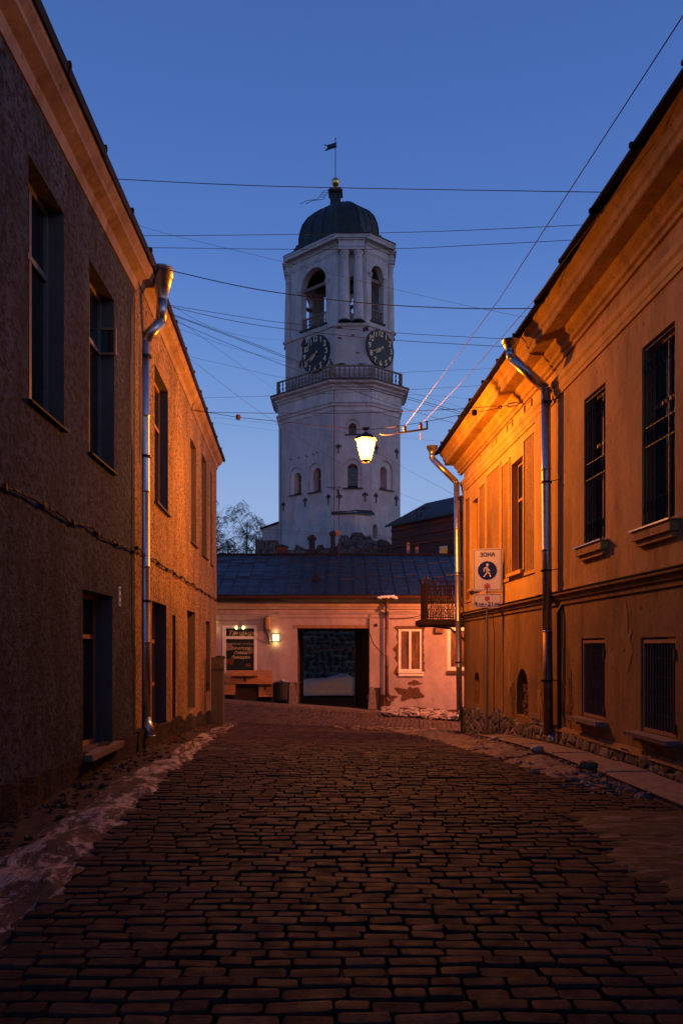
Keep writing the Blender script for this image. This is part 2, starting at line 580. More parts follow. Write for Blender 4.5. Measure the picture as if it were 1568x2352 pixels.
k = NT('lit_lantern_glass')
tcx = k.n('ShaderNodeTexCoord'); vd = k.n('ShaderNodeVectorMath', operation='DISTANCE'); k.link(tcx.outputs['Object'], vd.inputs[0]); vd.inputs[1].default_value = (0, 0, -.34)
em = k.n('ShaderNodeEmission'); em.inputs[0].default_value = (1, .40, .07, 1)
k.link(k.ramp(vd.outputs['Value'], [(.12, 1), (.2, .55), (.34, .2)]), em.inputs[1])
mu = k.math('MULTIPLY', k.ramp(vd.outputs['Value'], [(.14, 1), (.22, .5), (.36, .22)]), 120); k.link(mu, em.inputs[1])
tr = k.n('ShaderNodeBsdfTransparent'); mx = k.n('ShaderNodeMixShader'); mx.inputs[0].default_value = .85
k.link(em.outputs[0], mx.inputs[1]); k.link(tr.outputs[0], mx.inputs[2]); k.link(mx.outputs[0], k.t.nodes['Material Output'].inputs[0])
M['lantern_glass'] = k.m
M['bulb'] = emis('lit_bulb', (1, .6, .2), 120, .9)
M['lamp_warm'] = emis('lit_frosted_glass', (1, .72, .3), 5, .4)
M['lit_window'] = emis('dim_lit_window', (1, .42, .12), .16)


def point(name, loc, power, col, r, parent=None):
    d = bpy.data.lights.new(name, 'POINT'); d.energy = power; d.color = col; d.shadow_soft_size = r
    o = bpy.data.objects.new(name, d); COL.objects.link(o)
    o.location = Vector(loc) - (wl(parent) if parent else Vector((0, 0, 0)))
    if parent: o.parent = parent
    return o


# ------------------------------------------------------------------ ground
def lerp_tab(x, xs, ys):
    if x <= xs[0]: return ys[0]
    for a, b, c, d in zip(xs, xs[1:], ys, ys[1:]):
        if x <= b:
            return c + (d - c) * (x - a) / (b - a)
    return ys[-1]


def zg(X, Y):
    v = lerp_tab(Y, [0, 11, 13, 15.3, 18, 21, 24, 27], [0, 0, -.03, -.12, -.27, -.49, -.72, -.9])
    t = min(1, max(0, (Y - 16) / 11))
    Xc = max(-8, min(7, X))
    v -= .04 * Xc * t
    if Y > 27:
        far = max(-1.12, min(-.25, -.78 - .075 * X))
        v += (far - v) * min(1, (Y - 27) / 5.2)
    if Y > 33.5:
        t = min(1, (Y - 33.5) / 4)
        v += (-.55 - v) * t
    return v


def zr(X, Y):
    """street surface with its slight unevenness"""
    return zg(X, Y) + .022 * noise.noise(Vector((X * .55, Y * .55, 3.1))) + .01 * noise.noise(Vector((X * 1.6, Y * 1.6, 9)))


g = MB()
xs = [-900, -300, -100, -40, -20, -12] + [-8 + i * .5 for i in range(33)] + [12, 20, 40, 100, 300, 900]
ys = [-300, -60, -20, -8] + [-4 + i * .75 for i in range(58)] + [44, 50, 60, 80, 120, 300, 900, 1500]
g.grid(lambda i, j: (xs[i], ys[j], zg(xs[i], ys[j]) - .07), len(xs) - 1, len(ys) - 1)
tag(g.build('ground', M['soil'], smooth=True), kind='structure')

XL = lambda Y: lerp_tab(Y, [3, 4.8, 6.6, 10, 15, 20, 27], [-1.72, -1.87, -2.05, -2.24, -2.5, -2.95, -3.4])
XR = lambda Y: lerp_tab(Y, [3, 8.4, 10.4, 13, 16, 20, 24, 27], [3.72, 3.6, 3.5, 3.34, 3.15, 3.1, 3.3, 4.5])

street = MB()
street.grid(lambda i, j: ((lambda Y: (XL(Y) - .3 + (XR(Y) + .35 - XL(Y) + .3) * i / 14, Y, zr(XL(Y) + (XR(Y) - XL(Y)) * i / 14, Y) - .028))(-4 + j * .5)), 14, 62)
street_o = street.build('cobbled_street', M['soil'], smooth=True)
tag(street_o, kind='structure')


def cobble(mb, cx, cy, lx, ly, tone, zf, h=.015, z0=-.06):
    """one worn sett: eight sided, domed, joints all round"""
    c = .13 * min(lx, ly)
    a, b = lx / 2, ly / 2
    j = lambda s=.004: random.uniform(-s, s)
    out = [(-a + c + j(), -b + j()), (a - c + j(), -b + j()), (a + j(), -b + c + j()), (a + j(), b - c + j()), (a - c + j(), b + j()), (-a + c + j(), b + j()), (-a + j(), b - c + j()), (-a + j(), -b + c + j())]
    sk = random.uniform(-.05, .05)
    tx, ty = random.uniform(-.035, .035), random.uniform(-.045, .045)
    dz = random.uniform(-.007, .009)
    mb.ct = tone
    zc = zf(cx, cy)
    rings = []
    for fx, fy, hh in ((1.0, 1.0, z0), (.995, .99, -h * .9), (.985, .93, h * .35), (.96, .8, h), (.9, .5, h * 1.1)):
        rings.append([(cx + x * fx + sk * y, cy + y * fy + sk * x * .6, zc + hh + dz + (x * tx + y * ty if hh > z0 else 0)) for x, y in out])
    mb.ring(rings, True, False)


rest = MB(); rest.use_tone = True
stones = []
Y = 2.7
row = 0
while Y < 26.6:
    ph = random.uniform(.122, .15)
    big = random.random() < .12
    if big: ph *= 1.12
    x = XL(Y) - random.uniform(0, .16)
    while x < XR(Y) + .05:
        w = random.choice([random.uniform(.17, .23), random.uniform(.21, .28), random.uniform(.25, .34)])
        cx = x + w / 2
        cyy = Y + .03 * math.sin(cx * .8 + Y * .3) + random.uniform(-.004, .004)
        tone = min(1, max(0, random.gauss(.45, .27)))
        stones.append((cx, cyy, w - random.uniform(.006, .018), ph - random.uniform(.008, .016), tone))
        x += w
    Y += ph
    row += 1
inview = [s for s in stones if abs(s[0]) < .44 * s[1] + .15 and s[1] > 3.55]
near = set(id(s) for s in sorted(inview, key=lambda s: s[1])[:299])
for s in stones:
    if id(s) in near:
        m_ = MB(); m_.use_tone = True
        cobble(m_, s[0], s[1], s[2], s[3], s[4], zr)
        m_.build('cobblestone', M['cobble'], street_o, recalc=False)
    else:
        cobble(rest, s[0], s[1], s[2], s[3], s[4], zr)
tag(rest.build('cobblestones', M['cobble'], street_o, recalc=False), kind='stuff')

# cross street in front of the gatehouse: stones laid across the other way
cross_base = MB()
cross_base.grid(lambda i, j: (-9 + i * .8, 26.4 + j * .58, zr(-9 + i * .8, 26.4 + j * .58) - .03), 22, 10)
cross_o = cross_base.build('cross_street', M['soil'], smooth=True)
tag(cross_o, kind='structure')
cs = MB(); cs.use_tone = True
x = -6.5
while x < 7.5:
    wx = random.uniform(.15, .19)
    y = 26.55 + random.uniform(0, .1)
    while y < 31.9:
        ly = random.uniform(.2, .3)
        cobble(cs, x + .06 * math.sin(y * 1.3) + (y - 29) * .05, y + ly / 2, wx - .018, ly - .03, min(1, max(0, random.gauss(.75, .16))), zr, h=.014)
        y += ly
    x += wx
tag(cs.build('cobblestones', M['cobble_lamplit'], cross_o, recalc=False), kind='stuff')

# pavement along the gatehouse with its kerb
fp = MB()
for i in range(17):
    a = -9 + i * 1.0
    fp.v  # noqa
far_pave = MB()
far_pave.grid(lambda i, j: (-9 + i * .8, 32.06 + (1.1 if j else 0), zg(-9 + i * .8, 32.3) + .1), 21, 1)
fpo = far_pave.build('far_pavement', M['granite'])
tag(fpo, kind='structure')
for i in range(15):
    a = -8 + i * 1.05
    m_ = MB()
    z0a, z1a = zg(a, 32) + .1, zg(a + 1.03, 32) + .1
    pts = [[(a, 31.9, z0a - .22), (a, 32.08, z0a - .22), (a, 32.08, z0a + .01), (a, 31.9, z0a + .01)],
           [(a + 1.03, 31.9, z1a - .22), (a + 1.03, 32.08, z1a - .22), (a + 1.03, 32.08, z1a + .01), (a + 1.03, 31.9, z1a + .01)]]
    m_.ring(pts, True, True)
    m_.build('kerb_stone', M['granite'], fpo)

# ------------------------------------------------------------------ facade frames
L1 = Fr((-3.18 + .0241 * 6, -6), (-3.18 - .0241 * 13.53, 13.53))          # outward = +x
L2 = Fr((-3.18 - .0241 * 13.53, 13.53), (-2.663 - .0623 * 28.2, 28.2))
R1 = Fr((4.85 + .0569 * 6, -6), (4.85 - .0569 * 14.9, 14.9), flip=True)
R2 = Fr((4.85 - .0569 * 14.9, 14.9), (4.684 - .0459 * 23.47, 23.47), flip=True)
G = Fr((-12, 33), (10, 33))
ZE = EYE


def winframe(parent, T, s0, s1, z0, z1, d, fmat, gmat, th=.06, cols=(.5,), rows=(.7,), name='window', dep=.06):
    """casement: frame mesh with each pane as its own sub-part"""
    m_ = MB(T)
    m_.box(s0, s1, d, d + dep, z0, z0 + th); m_.box(s0, s1, d, d + dep, z1 - th, z1)
    m_.box(s0, s0 + th, d, d + dep, z0 + th, z1 - th); m_.box(s1 - th, s1, d, d + dep, z0 + th, z1 - th)
    S = [s0 + th] + [s0 + (s1 - s0) * c for c in cols] + [s1 - th]
    Z = [z0 + th] + [z0 + (z1 - z0) * c for c in rows] + [z1 - th]
    for c in S[1:-1]: m_.box(c - th / 2, c + th / 2, d + .003, d + dep - .003, z0 + th, z1 - th)
    for c in Z[1:-1]: m_.box(s0 + th, s1 - th, d + .006, d + dep + .004, c - th / 2, c + th / 2)
    w = m_.build(name, fmat, parent)
    for a, b in zip(S, S[1:]):
        for c, e in zip(Z, Z[1:]):
            q = MB(T); q.box(a, b, d + .015, d + .022, c, e)
            q.build('pane', gmat, w)
    return w


def rough_strip(T, s0, s1, zb, zt, d, cell=.16, amp=.05, seed=0):
    """uneven masonry strip: stones pushed in and out, uneven top"""
    m_ = MB(T)
    n = max(2, int((s1 - s0) / cell))
    rows = 5
    def fn(i, j):
        s = s0 + (s1 - s0) * i / n
        top = zt(s) + .06 * noise.noise(Vector((s * 2.3, seed, 0)))
        z = zb(s) + (top - zb(s)) * min(j, rows) / rows
        q = noise.noise(Vector((s * 3.1, z * 3.4, seed))) + .6 * noise.noise(Vector((s * 8, z * 8, seed)))
        dd = d + amp * q
        if j > rows: return (s, -.05, z + .01)
        return (s + .02 * q, dd, z)
    m_.grid(fn, n, rows + 1)
    return m_


def patch(T, cs_, cz, rs, rz, d, seed, n=26, wob=.35):
    m_ = MB(T)
    out = []
    for i in range(n):
        a = 2 * PI * i / n
        w = 1 + wob * noise.noise(Vector((math.cos(a) * 1.6, math.sin(a) * 1.6, seed))) * 2 + .12 * noise.noise(Vector((i * 1.7, seed, 3)))
        out.append((cs_ + rs * w * math.cos(a), cz + rz * w * math.sin(a)))
    m_.ring([[(s, d - .02, z) for s, z in out], [(s, d, z) for s, z in out], [(cs_ + (s - cs_) * .85, d + .004, cz + (z - cz) * .85) for s, z in out]], True, False)
    return m_


def cutouts(T, specs):
    """pixel corners -> openings (s0, s1, z0, z1)"""
    out = []
    for (xa, xb, yt, yb, xr) in specs:
        sa, sb = sorted((T.sx(xa), T.sx(xb)))
        _, zt = T.px(xr, yt); _, zb = T.px(xr, yb)
        out.append((sa, sb, zb, zt))
    return out


# ------------------------------------------------------------------ left house
LH = thing('roughcast_house', 'long two storey house with dark spattered stucco and cream cornice left of the street', 'house', (-3.3, 5, 0))
def reveals(T, ops, dep):
    for o in ops:
        m_ = MB(T); a, b, c, e = o
        for (p0, q0), (p1, q1) in (((a, c), (b, c)), ((b, c), (b, e)), ((b, e), (a, e)), ((a, e), (a, c))):
            m_.face([(p0, 0, q0), (p1, 0, q1), (p1, -dep, q1), (p0, -dep, q0)])
        m_.build('window_reveal', M['reveal'], LH)


oL1 = [(L1.sY(2.5), L1.sY(3.8), 4.47, 7.08), (L1.sY(5.6), L1.sY(6.85), 4.47, 7.08)] + \
      cutouts(L1, [(65, 147, 490, 983, 147), (205, 262, 688, 1083, 261)]) + \
      [(L1.sY(5.2), L1.sY(6.6), .33, 2.54)] + cutouts(L1, [(190, 258, 1370, 1703, 258)])
oL2 = cutouts(L2, [(355, 386, 899, 1184, 386), (437, 450.5, 1031, 1257, 450.5), (463, 474.5, 1063, 1285, 474.5), (483, 487, 1090, 1300, 487),
                   (349, 382, 1391, 1667, 382), (396, 403, 1413, 1690, 400), (430, 448, 1408, 1625, 448), (473, 482, 1429, 1586, 482)])
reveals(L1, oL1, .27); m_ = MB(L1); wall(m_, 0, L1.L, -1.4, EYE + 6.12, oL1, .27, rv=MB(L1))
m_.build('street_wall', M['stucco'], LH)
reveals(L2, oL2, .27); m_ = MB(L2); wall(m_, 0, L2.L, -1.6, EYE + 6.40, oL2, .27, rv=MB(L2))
m_.build('street_wall', M['stucco_lamplit'], LH)
# end wall and back
m_ = MB()
e0 = L2(L2.L, 0, 0); e1 = L2(L2.L, -9, 0)
m_.face([(e0.x, e0.y, -1.6), (e1.x, e1.y, -1.6), (e1.x, e1.y, 8.2), (e0.x, e0.y, 8.2)])
b0 = L1(0, -9, 0); b1 = L1(0, 0, 0)
m_.face([(b0.x, b0.y, -1.6), (b1.x, b1.y, -1.6), (b1.x, b1.y, 8), (b0.x, b0.y, 8)])
m_.face([(b0.x, b0.y, -1.6), (e1.x, e1.y, -1.6), (e1.x, e1.y, 8.2), (b0.x, b0.y, 8.2)])
m_.build('end_wall', M['stucco'], LH)
# cornices
def cornL(T, s0, s1, zb, zt, p):
    h = zt - zb
    m_ = MB(T)
    prof = [(-.2, zb - .02), (.02, zb - .02), (.035, zb + .05), (.05, zb + h * .3), (.05 + p * .3, zb + h * .42), (.05 + p * .5, zb + h * .5), (.05 + p * .52, zb + h * .6),
            (p * .85, zb + h * .72), (p * .93, zb + h * .78), (p * .95, zb + h * .93), (-.2, zb + h * .93)]
    m_.sweep(prof, s0, s1)
    return m_
cornL(L1, 0, L1.L + .02, EYE + 6.1, EYE + 6.55, .28).build('cornice', M['cornice_cream'], LH)
cornL(L2, .03, L2.L + .1, EYE + 6.37, EYE + 6.72, .22).build('cornice', M['cornice_cream'], LH)
for T, zt, p, a, b in ((L1, EYE + 6.5, .3, 0, L1.L), (L2, EYE + 6.68, .25, .03, L2.L + .35)):
    m_ = MB(T)
    n = int((b - a) / 1.4)
    for i in range(n):
        q0, q1 = a + (b - a) * i / n, a + (b - a) * (i + 1) / n
        w = random.uniform(-.012, .012); w2 = random.uniform(-.012, .012)
        m_.ring([[(q0, p + w, zt + w2), (q0, p + .02 + w, zt + .1 + w2), (q0, -4.6, zt + 2.2), (q0, -4.6, zt + 2.1)],
                 [(q1 + .04, p + w, zt + w2), (q1 + .04, p + .02 + w, zt + .1 + w2), (q1 + .04, -4.6, zt + 2.2), (q1 + .04, -4.6, zt + 2.1)]], True, True)
        m_.box(q0 - .02, q0 + .03, p - .25, p + .035, zt + .1, zt + .16)
    m_.build('roof', M['black'], LH)
    m_ = MB(T)
    m_.face([(a, -9.2, zt - .1), (b, -9.2, zt - .1), (b, -4.55, zt + 2.15), (a, -4.55, zt + 2.15)])
    m_.build('roof', M['black'], LH)
m_ = MB()
z9 = EYE + 6.6
q0 = L2(L2.L, .2, z9); q1 = L2(L2.L, -9, z9 - .1); q2 = L2(L2.L, -4.6, z9 + 2.2)
m_.face([tuple(q0), tuple(q1), tuple(q2)]); m_.build('gable', M['stucco'], LH)

# windows of the left house
for i, o in enumerate(oL1[:4]):
    winframe(LH, L1, o[0] + .003, o[1] - .003, o[2] + .003, o[3] - .003, -.25, M['dull_frame'], M['glass'], .07, (.5,), (.68,))
    m_ = MB(L1)
    m_.ring([[(o[0] - .04, -.24, o[2] + .03), (o[0] - .04, .06, o[2] - .03), (o[0] - .04, .06, o[2] - .055), (o[0] - .04, -.24, o[2] - .0)],
             [(o[1] + .04, -.24, o[2] + .03), (o[1] + .04, .06, o[2] - .03), (o[1] + .04, .06, o[2] - .055), (o[1] + .04, -.24, o[2] - .0)]], True, True)
    m_.build('window_sill', M['black'], LH)
for o in oL1[4:]:
    winframe(LH, L1, o[0] + .003, o[1] - .003, o[2] + .003, o[3] - .003, -.3, M['wood_frame'], M['glass'], .06, (.5,), (.72,))
    m_ = MB(L1); m_.box(o[0] - .1, o[1] + .08, -.3, .16, o[2] - .09, o[2] - .004, .012)
    m_.build('window_sill', M['granite'], LH)
for i, o in enumerate(oL2[:4]):
    if i == 1:
        m_ = MB(L2); m_.box(o[0] + .003, o[1] - .003, -.2, -.14, o[2] + .003, o[3] - .003); m_.build('window_board', M['cornice_cream'], LH)
    else:
        winframe(LH, L2, o[0] + .003, o[1] - .003, o[2] + .003, o[3] - .003, -.24, M['white_frame'] if i > 1 else M['wood_frame'], M['glass'], .07, (.5,), (.66,))
    m_ = MB(L2); m_.box(o[0] - .05, o[1] + .05, -.24, .07, o[2] - .035, o[2] - .003)
    m_.build('window_sill', M['reveal'], LH)
o = oL2[4]
winframe(LH, L2, o[0] + .003, o[1] - .003, o[2] + .003, o[3] - .003, -.3, M['wood_frame'], M['glass'], .07, (.5,), (.35, .7), name='door')
for o in oL2[5:]:
    m_ = MB(L2); m_.box(o[0] + .003, o[1] - .003, -.26, -.2, o[2] + .003, o[3] - .003); m_.build('door', M['wood_frame'], LH)
    m_ = MB(L2); m_.tube([(o[1] - .12, -.17, o[2] + 1.0), (o[1] - .12, -.13, o[2] + 1.0), (o[1] - .12, -.13, o[2] + 1.12)], .012, 5)
    m_.build('handle', M['iron'], LH.children[-1])
# open vent pane of the second upper window
m_ = MB()
ya, za0, za1 = 12.1, EYE + (1490 - 814) / F * 12.1, EYE + (1490 - 752) / F * 12.1
xa_, xb_ = (207 - 784) / F * 12.1, (266 - 784) / F * 12.1
t_ = .035
m_.box(xa_, xb_, ya, ya + .05, za0, za0 + t_); m_.box(xa_, xb_, ya, ya + .05, za1 - t_, za1)
m_.box(xa_, xa_ + t_, ya, ya + .05, za0 + t_, za1 - t_); m_.box(xb_ - t_, xb_, ya, ya + .05, za0 + t_, za1 - t_)
vo = m_.build('vent_casement', M['wood_frame'], LH)
vo['label'] = 'small brown vent casement standing open at the second upper window'
m_ = MB(); m_.box(xa_ + t_, xb_ - t_, ya + .02, ya + .026, za0 + t_, za1 - t_); m_.build('pane', M['glass'], vo)
# rough footing
rough_strip(L1, 0, L1.L, lambda s: -.12, lambda s: .36 + .14 * noise.noise(Vector((s * .9, 1, 0))), .05, .14, .05, 2).build('footing', M['stucco_base'], LH)
rough_strip(L2, 0, L2.L, lambda s: zg(-4, 13.5 + s) - .15, lambda s: zg(-4, 13.5 + s) + .38 + .16 * noise.noise(Vector((s * .9, 7, 0))), .06, .14, .06, 5).build('footing', M['stucco_base'], LH)
# bare vertical scar beside the downpipe
for cs_, cz, rs, rz, sd in ((L1.sx(303), 6.2, .12, 1.3, 1), (L1.sx(304), 3.4, .08, 1.5, 2), (L1.sx(308), 1.2, .1, .8, 3)):
    patch(L1, cs_, cz, rs, rz, .006, sd, 34, .5).build('bare_patch', M['reveal'] if sd == 1 else M['stucco_base'], LH)
patch(L2, L2.sx(322), 5.9, .13, 1.0, .006, 9, 34, .5).build('bare_patch', M['reveal'], LH)
patch(L2, L2.sx(392), .45, .1, 1.9, .006, 12, 30, .2).build('bare_patch', M['cornice_cream'], LH)
# wall cable slung along the left house
cab = thing('wall_cable', 'thick dark cable sagging along the stucco wall of the left house', 'cable', tuple(L1(14, .05, 3.4)))
for T, zc, s0, s1, nm in ((L1, EYE + 1.64, 2, L1.L, 2.1), (L2, EYE + 1.71, 0, L2.L, 1.9)):
    m_ = MB(T); pts = []
    n = int((s1 - s0) / .12)
    for i in range(n + 1):
        s = s0 + (s1 - s0) * i / n
        pts.append((s, .045 + .01 * math.sin(s * 9), zc - .045 * abs(math.sin(s * PI / nm)) + .012 * math.sin(s * 5)))
    m_.tube(pts, .014, 5)
    m_.tube([(a, b + .012, c + .02 * math.sin(a * 23)) for a, b, c in pts], .008, 4)
    for i in range(0, n, 9): m_.box(pts[i][0] - .02, pts[i][0] + .02, -.0, .06, pts[i][2] - .03, pts[i][2] + .03)
    m_.build('strand', M['cable'], cab)
# small plate with three openings
sp_, zp_ = L1.px(272, 1370)
pl = thing('vent_plate', 'small pale upright plate with three square holes beside the low window', 'plate', tuple(L1(sp_, .01, zp_)))
m_ = MB(L1); m_.box(sp_ - .05, sp_ + .05, .0, .025, zp_ - .15, zp_ + .15); m_.build('plate', M['white_frame'], pl)
for q in (-.1, 0, .1):
    m_ = MB(L1); m_.box(sp_ - .022, sp_ + .022, .025, .029, zp_ + q - .025, zp_ + q + .025); m_.build('square_hole', M['sign_black'], pl)


def downpipe(label, pts, r, funnel, brackets, mat=None, low=None):
    """round rainwater pipe: hopper, jointed sections, wall brackets"""
    o = thing('downpipe', label, 'drainpipe', tuple(pts[-1]), group='rainwater downpipes on the house fronts')
    mat = mat or M['zinc']
    for i, (a, b) in enumerate(zip(pts, pts[1:])):
        a, b = Vector(a), Vector(b)
        m_ = MB()
        L = (b - a).length
        u = (b - a).normalized()
        seg = [a]; rad = [r]
        k = max(1, int(L / 1.25))
        for q in range(1, k):
            c = a + u * (L * q / k)
            seg += [c - u * .03, c - u * .018, c + u * .0, c + u * .012, c + u * .03]; rad += [r, r * 1.07, r * 1.09, r * 1.0, r * .985]
        seg += [b]; rad += [r]
        m_.tube(seg, rad, 16)
        m_.lathe([(r * 1.0, -.012), (r * 1.06, -.006), (r * 1.06, .006), (r * 1.0, .012)], tuple(b), 14)
        m_.build('pipe_section', low if (low and i == len(pts) - 3) else mat, o, smooth=True)
    t = Vector(pts[0]); R, H = funnel
    m_ = MB()
    m_.lathe([(r, 0), (r * 1.02, .02), (R * .92, H * .7), (R, H * .7), (R, H * .98), (R * 1.05, H), (R * .94, H - .01), (R * .9, H * .75), (r * .9, .03)], tuple(t), 20, False, False)
    m_.build('hopper', mat, o, smooth=True)
    for (p, q) in brackets:
        m_ = MB(); p = Vector(p); q = Vector(q)
        m_.lathe([(r * 1.01, -.018), (r * 1.16, -.018), (r * 1.16, .018), (r * 1.01, .018)], tuple(p), 14)
        m_.tube([p, q], .009, 5)
        m_.build('bracket', M['iron'], o)
    return o


Yp = 14.3
pp = [P(372, 688, Yp + .1), P(369, 737, Yp + .1), P(343, 782, Yp), P(327, 1650, Yp), P(345, 1690, Yp - .15)]
pp[3] = Vector((P(334, 1650, Yp).x, Yp, pp[3].z)); pp[2] = Vector((pp[3].x - .03, Yp, pp[2].z))
downpipe('shiny galvanised downpipe with tall hopper on the left stucco house', pp, .095, (.2, .56),
         [((pp[3].x, Yp, z), (pp[3].x - .28, Yp - .15, z + .02)) for z in (7.0, 5.2, 2.6)])

# ------------------------------------------------------------------ right house
RH = thing('ochre_house', 'two storey ochre plaster house with deep moulded eaves along the right of the street', 'house', (4.4, 5, 0))
oR1 = cutouts(R1, [(1474, 1549.5, 800, 1217, 1474), (1341, 1390, 919, 1256, 1341)]) + [(R1.sY(5.4), R1.sY(6.4), EYE + 1.7, EYE + 4.21), (R1.sY(7.8), R1.sY(8.8), EYE + 1.7, EYE + 4.21)]
oR1b = cutouts(R1, [(1471, 1552, 1465, 1680, 1473), (1335, 1389, 1467, 1645, 1337)])
oR2 = cutouts(R2, [(1174, 1201, 1068, 1316, 1174), (1083.6, 1099, 1140, 1345, 1099)])
oR2n = cutouts(R2, [(1186, 1213, 1536, 1645, 1200), (1089, 1101, 1543.6, 1619, 1095)])
zS = EYE + .97
ZR = EYE + 5.52
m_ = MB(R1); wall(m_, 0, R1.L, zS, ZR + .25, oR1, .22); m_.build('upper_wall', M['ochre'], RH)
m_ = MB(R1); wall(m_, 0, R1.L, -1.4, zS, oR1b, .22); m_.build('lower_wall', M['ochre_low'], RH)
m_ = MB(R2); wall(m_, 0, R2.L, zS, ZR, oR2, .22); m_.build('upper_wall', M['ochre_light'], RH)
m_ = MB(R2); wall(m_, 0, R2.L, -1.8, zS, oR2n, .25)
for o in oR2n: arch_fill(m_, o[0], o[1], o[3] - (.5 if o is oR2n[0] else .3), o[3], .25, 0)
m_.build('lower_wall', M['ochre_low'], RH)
e0 = R2(R2.L, 0, 0); e1 = R2(R2.L, -9, 0); b0 = R1(0, 0, 0); b1 = R1(0, -9, 0)
m_ = MB()
for a, b in ((e0, e1), (b0, b1), (b1, e1)):
    m_.face([(a.x, a.y, -1.8), (b.x, b.y, -1.8), (b.x, b.y, ZR + .3), (a.x, a.y, ZR + .3)])
m_.build('end_wall', M['ochre_low'], RH)
# string course
sc = [(-.02, zS - .17), (.03, zS - .17), (.035, zS - .1), (.07, zS - .08), (.08, zS - .02), (.13, zS + .0), (.13, zS + .05), (.04, zS + .09), (-.02, zS + .09)]
for T in (R1, R2):
    m_ = MB(T); m_.sweep(sc, 0 if T is R1 else .01, T.L + (.08 if T is R2 else .0)); m_.build('string_course', M['ochre_low'], RH)
    m_ = MB(T); m_.box(0, T.L + (.13 if T is R2 else 0), .0, .15, zS + .053, zS + .068); m_.build('ledge_sheet', M['black'], RH)
# entablature and eaves
zo = EYE
for T, a, b in ((R1, 0, R1.L), (R2, .01, R2.L)):
    m_ = MB(T); m_.sweep([(-.02, zo + 4.6), (.035, zo + 4.6), (.04, zo + 4.66), (.06, zo + 4.68), (.065, zo + 4.78), (.1, zo + 4.82), (.11, zo + 4.9), (.04, zo + 4.93), (-.02, zo + 4.93)], a, b + (.1 if T is R2 else 0), z_a=.55 if T is R1 else 0, z_of=.05 if T is R1 else 0)
    m_.build('architrave', M['ochre_light'], RH)
    m_ = MB(T); m_.sweep([(-.02, zo + 5.2), (.05, zo + 5.2), (.06, zo + 5.26), (.11, zo + 5.28), (.12, zo + 5.35), (.2, zo + 5.42), (.23, zo + 5.49), (.48, zo + 5.5), (.5, zo + 5.52), (.5, zo + 5.6), (.54, zo + 5.63), (.56, zo + 5.72), (.64, zo + 5.8), (.64, zo + 5.84), (-.02, zo + 5.84)], a, b + (.45 if T is R2 else 0), z_a=.9 if T is R1 else 0, z_of=.02 if T is R1 else 0)
    m_.build('cornice', M['ochre'], RH)
    m_ = MB(T)
    bb = b + (.6 if T is R2 else 0)
    n = int((bb - a) / 1.3)
    for i in range(n):
        q0, q1 = a + (bb - a) * i / n, a + (bb - a) * (i + 1) / n
        w = random.uniform(-.015, .015); w2 = random.uniform(-.012, .012)
        if T is R1: w2 += .9 - .88 * (q0 + q1) / 2 / b
        m_.ring([[(q0, .8 + w, zo + 5.8 + w2), (q0, .8 + w, zo + 5.84 + w2), (q0, -4.5, zo + 8.2), (q0, -4.5, zo + 8.1)],
                 [(q1 + .04, .8 + w, zo + 5.8 + w2), (q1 + .04, .8 + w, zo + 5.84 + w2), (q1 + .04, -4.5, zo + 8.2), (q1 + .04, -4.5, zo + 8.1)]], True, True)
        m_.box(q0 - .02, q0 + .03, .5, .815 + w, zo + 5.845 + w2, zo + 5.9 + w2)
        m_.box(q0 + .1, q1 - .1, .45, .68, zo + 5.9 + w2, zo + 5.99 + w2)
    m_.build('roof', M['black'], RH)
    m_ = MB(T); m_.face([(a, -9.2, zo + 5.8), (bb, -9.2, zo + 5.8), (bb, -4.45, zo + 8.15), (a, -4.45, zo + 8.15)]); m_.build('roof', M['black'], RH)
m_ = MB(); q0 = R2(R2.L + .1, .1, ZR + .3); q1 = R2(R2.L + .1, -9, ZR + .3); q2 = R2(R2.L + .1, -4.5, zo + 8.15)
m_.face([tuple(q0), tuple(q1), tuple(q2)]); m_.build('gable', M['ochre_low'], RH)
for i in range(4):       # small recessed panels in the frieze
    a, b = R2.sx((1100, 1130, 1165, 1205)[i]), R2.sx((1108, 1141, 1178, 1222)[i])
    m_ = MB(R2); a, b = sorted((a, b))
    for q in ((a, b, 5.0, 5.02), (a, b, 5.15, 5.17), (a, a + .03, 5.02, 5.15), (b - .03, b, 5.02, 5.15)): m_.box(q[0], q[1], 0, .035, zo + q[2], zo + q[3])
    m_.build('frieze_panel', M['ochre_light'], RH)
# upper windows with grilles
def grille(T, o, parent, d=.0):
    m_ = MB(T)
    s0, s1, z0, z1 = o[0] + .03, o[1] - .03, o[2] + .02, o[3] - .03
    n = 8
    for i in range(n + 1):
        s = s0 + (s1 - s0) * i / n
        m_.tube([(s, d, z0), (s, d, z1)], .0075, 4)
        if i < n and i % 2 == 0:
            c = s + (s1 - s0) / n / 2
            pts = [(c + .006 * math.cos(q * 1.9), d + .006 * math.sin(q * 1.9), z0 + (z1 - z0) * q / 60) for q in range(61)]
            m_.tube(pts, .006, 3)
    for z in (z0 + .02, z1 - .02, (z0 + z1) / 2 + .13, (z0 + z1) / 2 - .13):
        m_.box(s0, s1, d - .006, d + .006, z - .006, z + .006)
    w = (s1 - s0) / n
    for i in range(n):
        c = s0 + w * (i + .5)
        for zc, a0, a1 in ((z1 - .22, PI, 2 * PI), ((z0 + z1) / 2, 0, 2 * PI), (z0 + .2, 0, PI)):
            hh = .13 if a1 - a0 > 4 else .16
            m_.tube([(c + w * .62 * math.cos(a0 + (a1 - a0) * q / 10), d + .012, zc + hh * math.sin(a0 + (a1 - a0) * q / 10)) for q in range(11)], .006, 4)
    return m_.build('window_grille', M['iron'], parent)


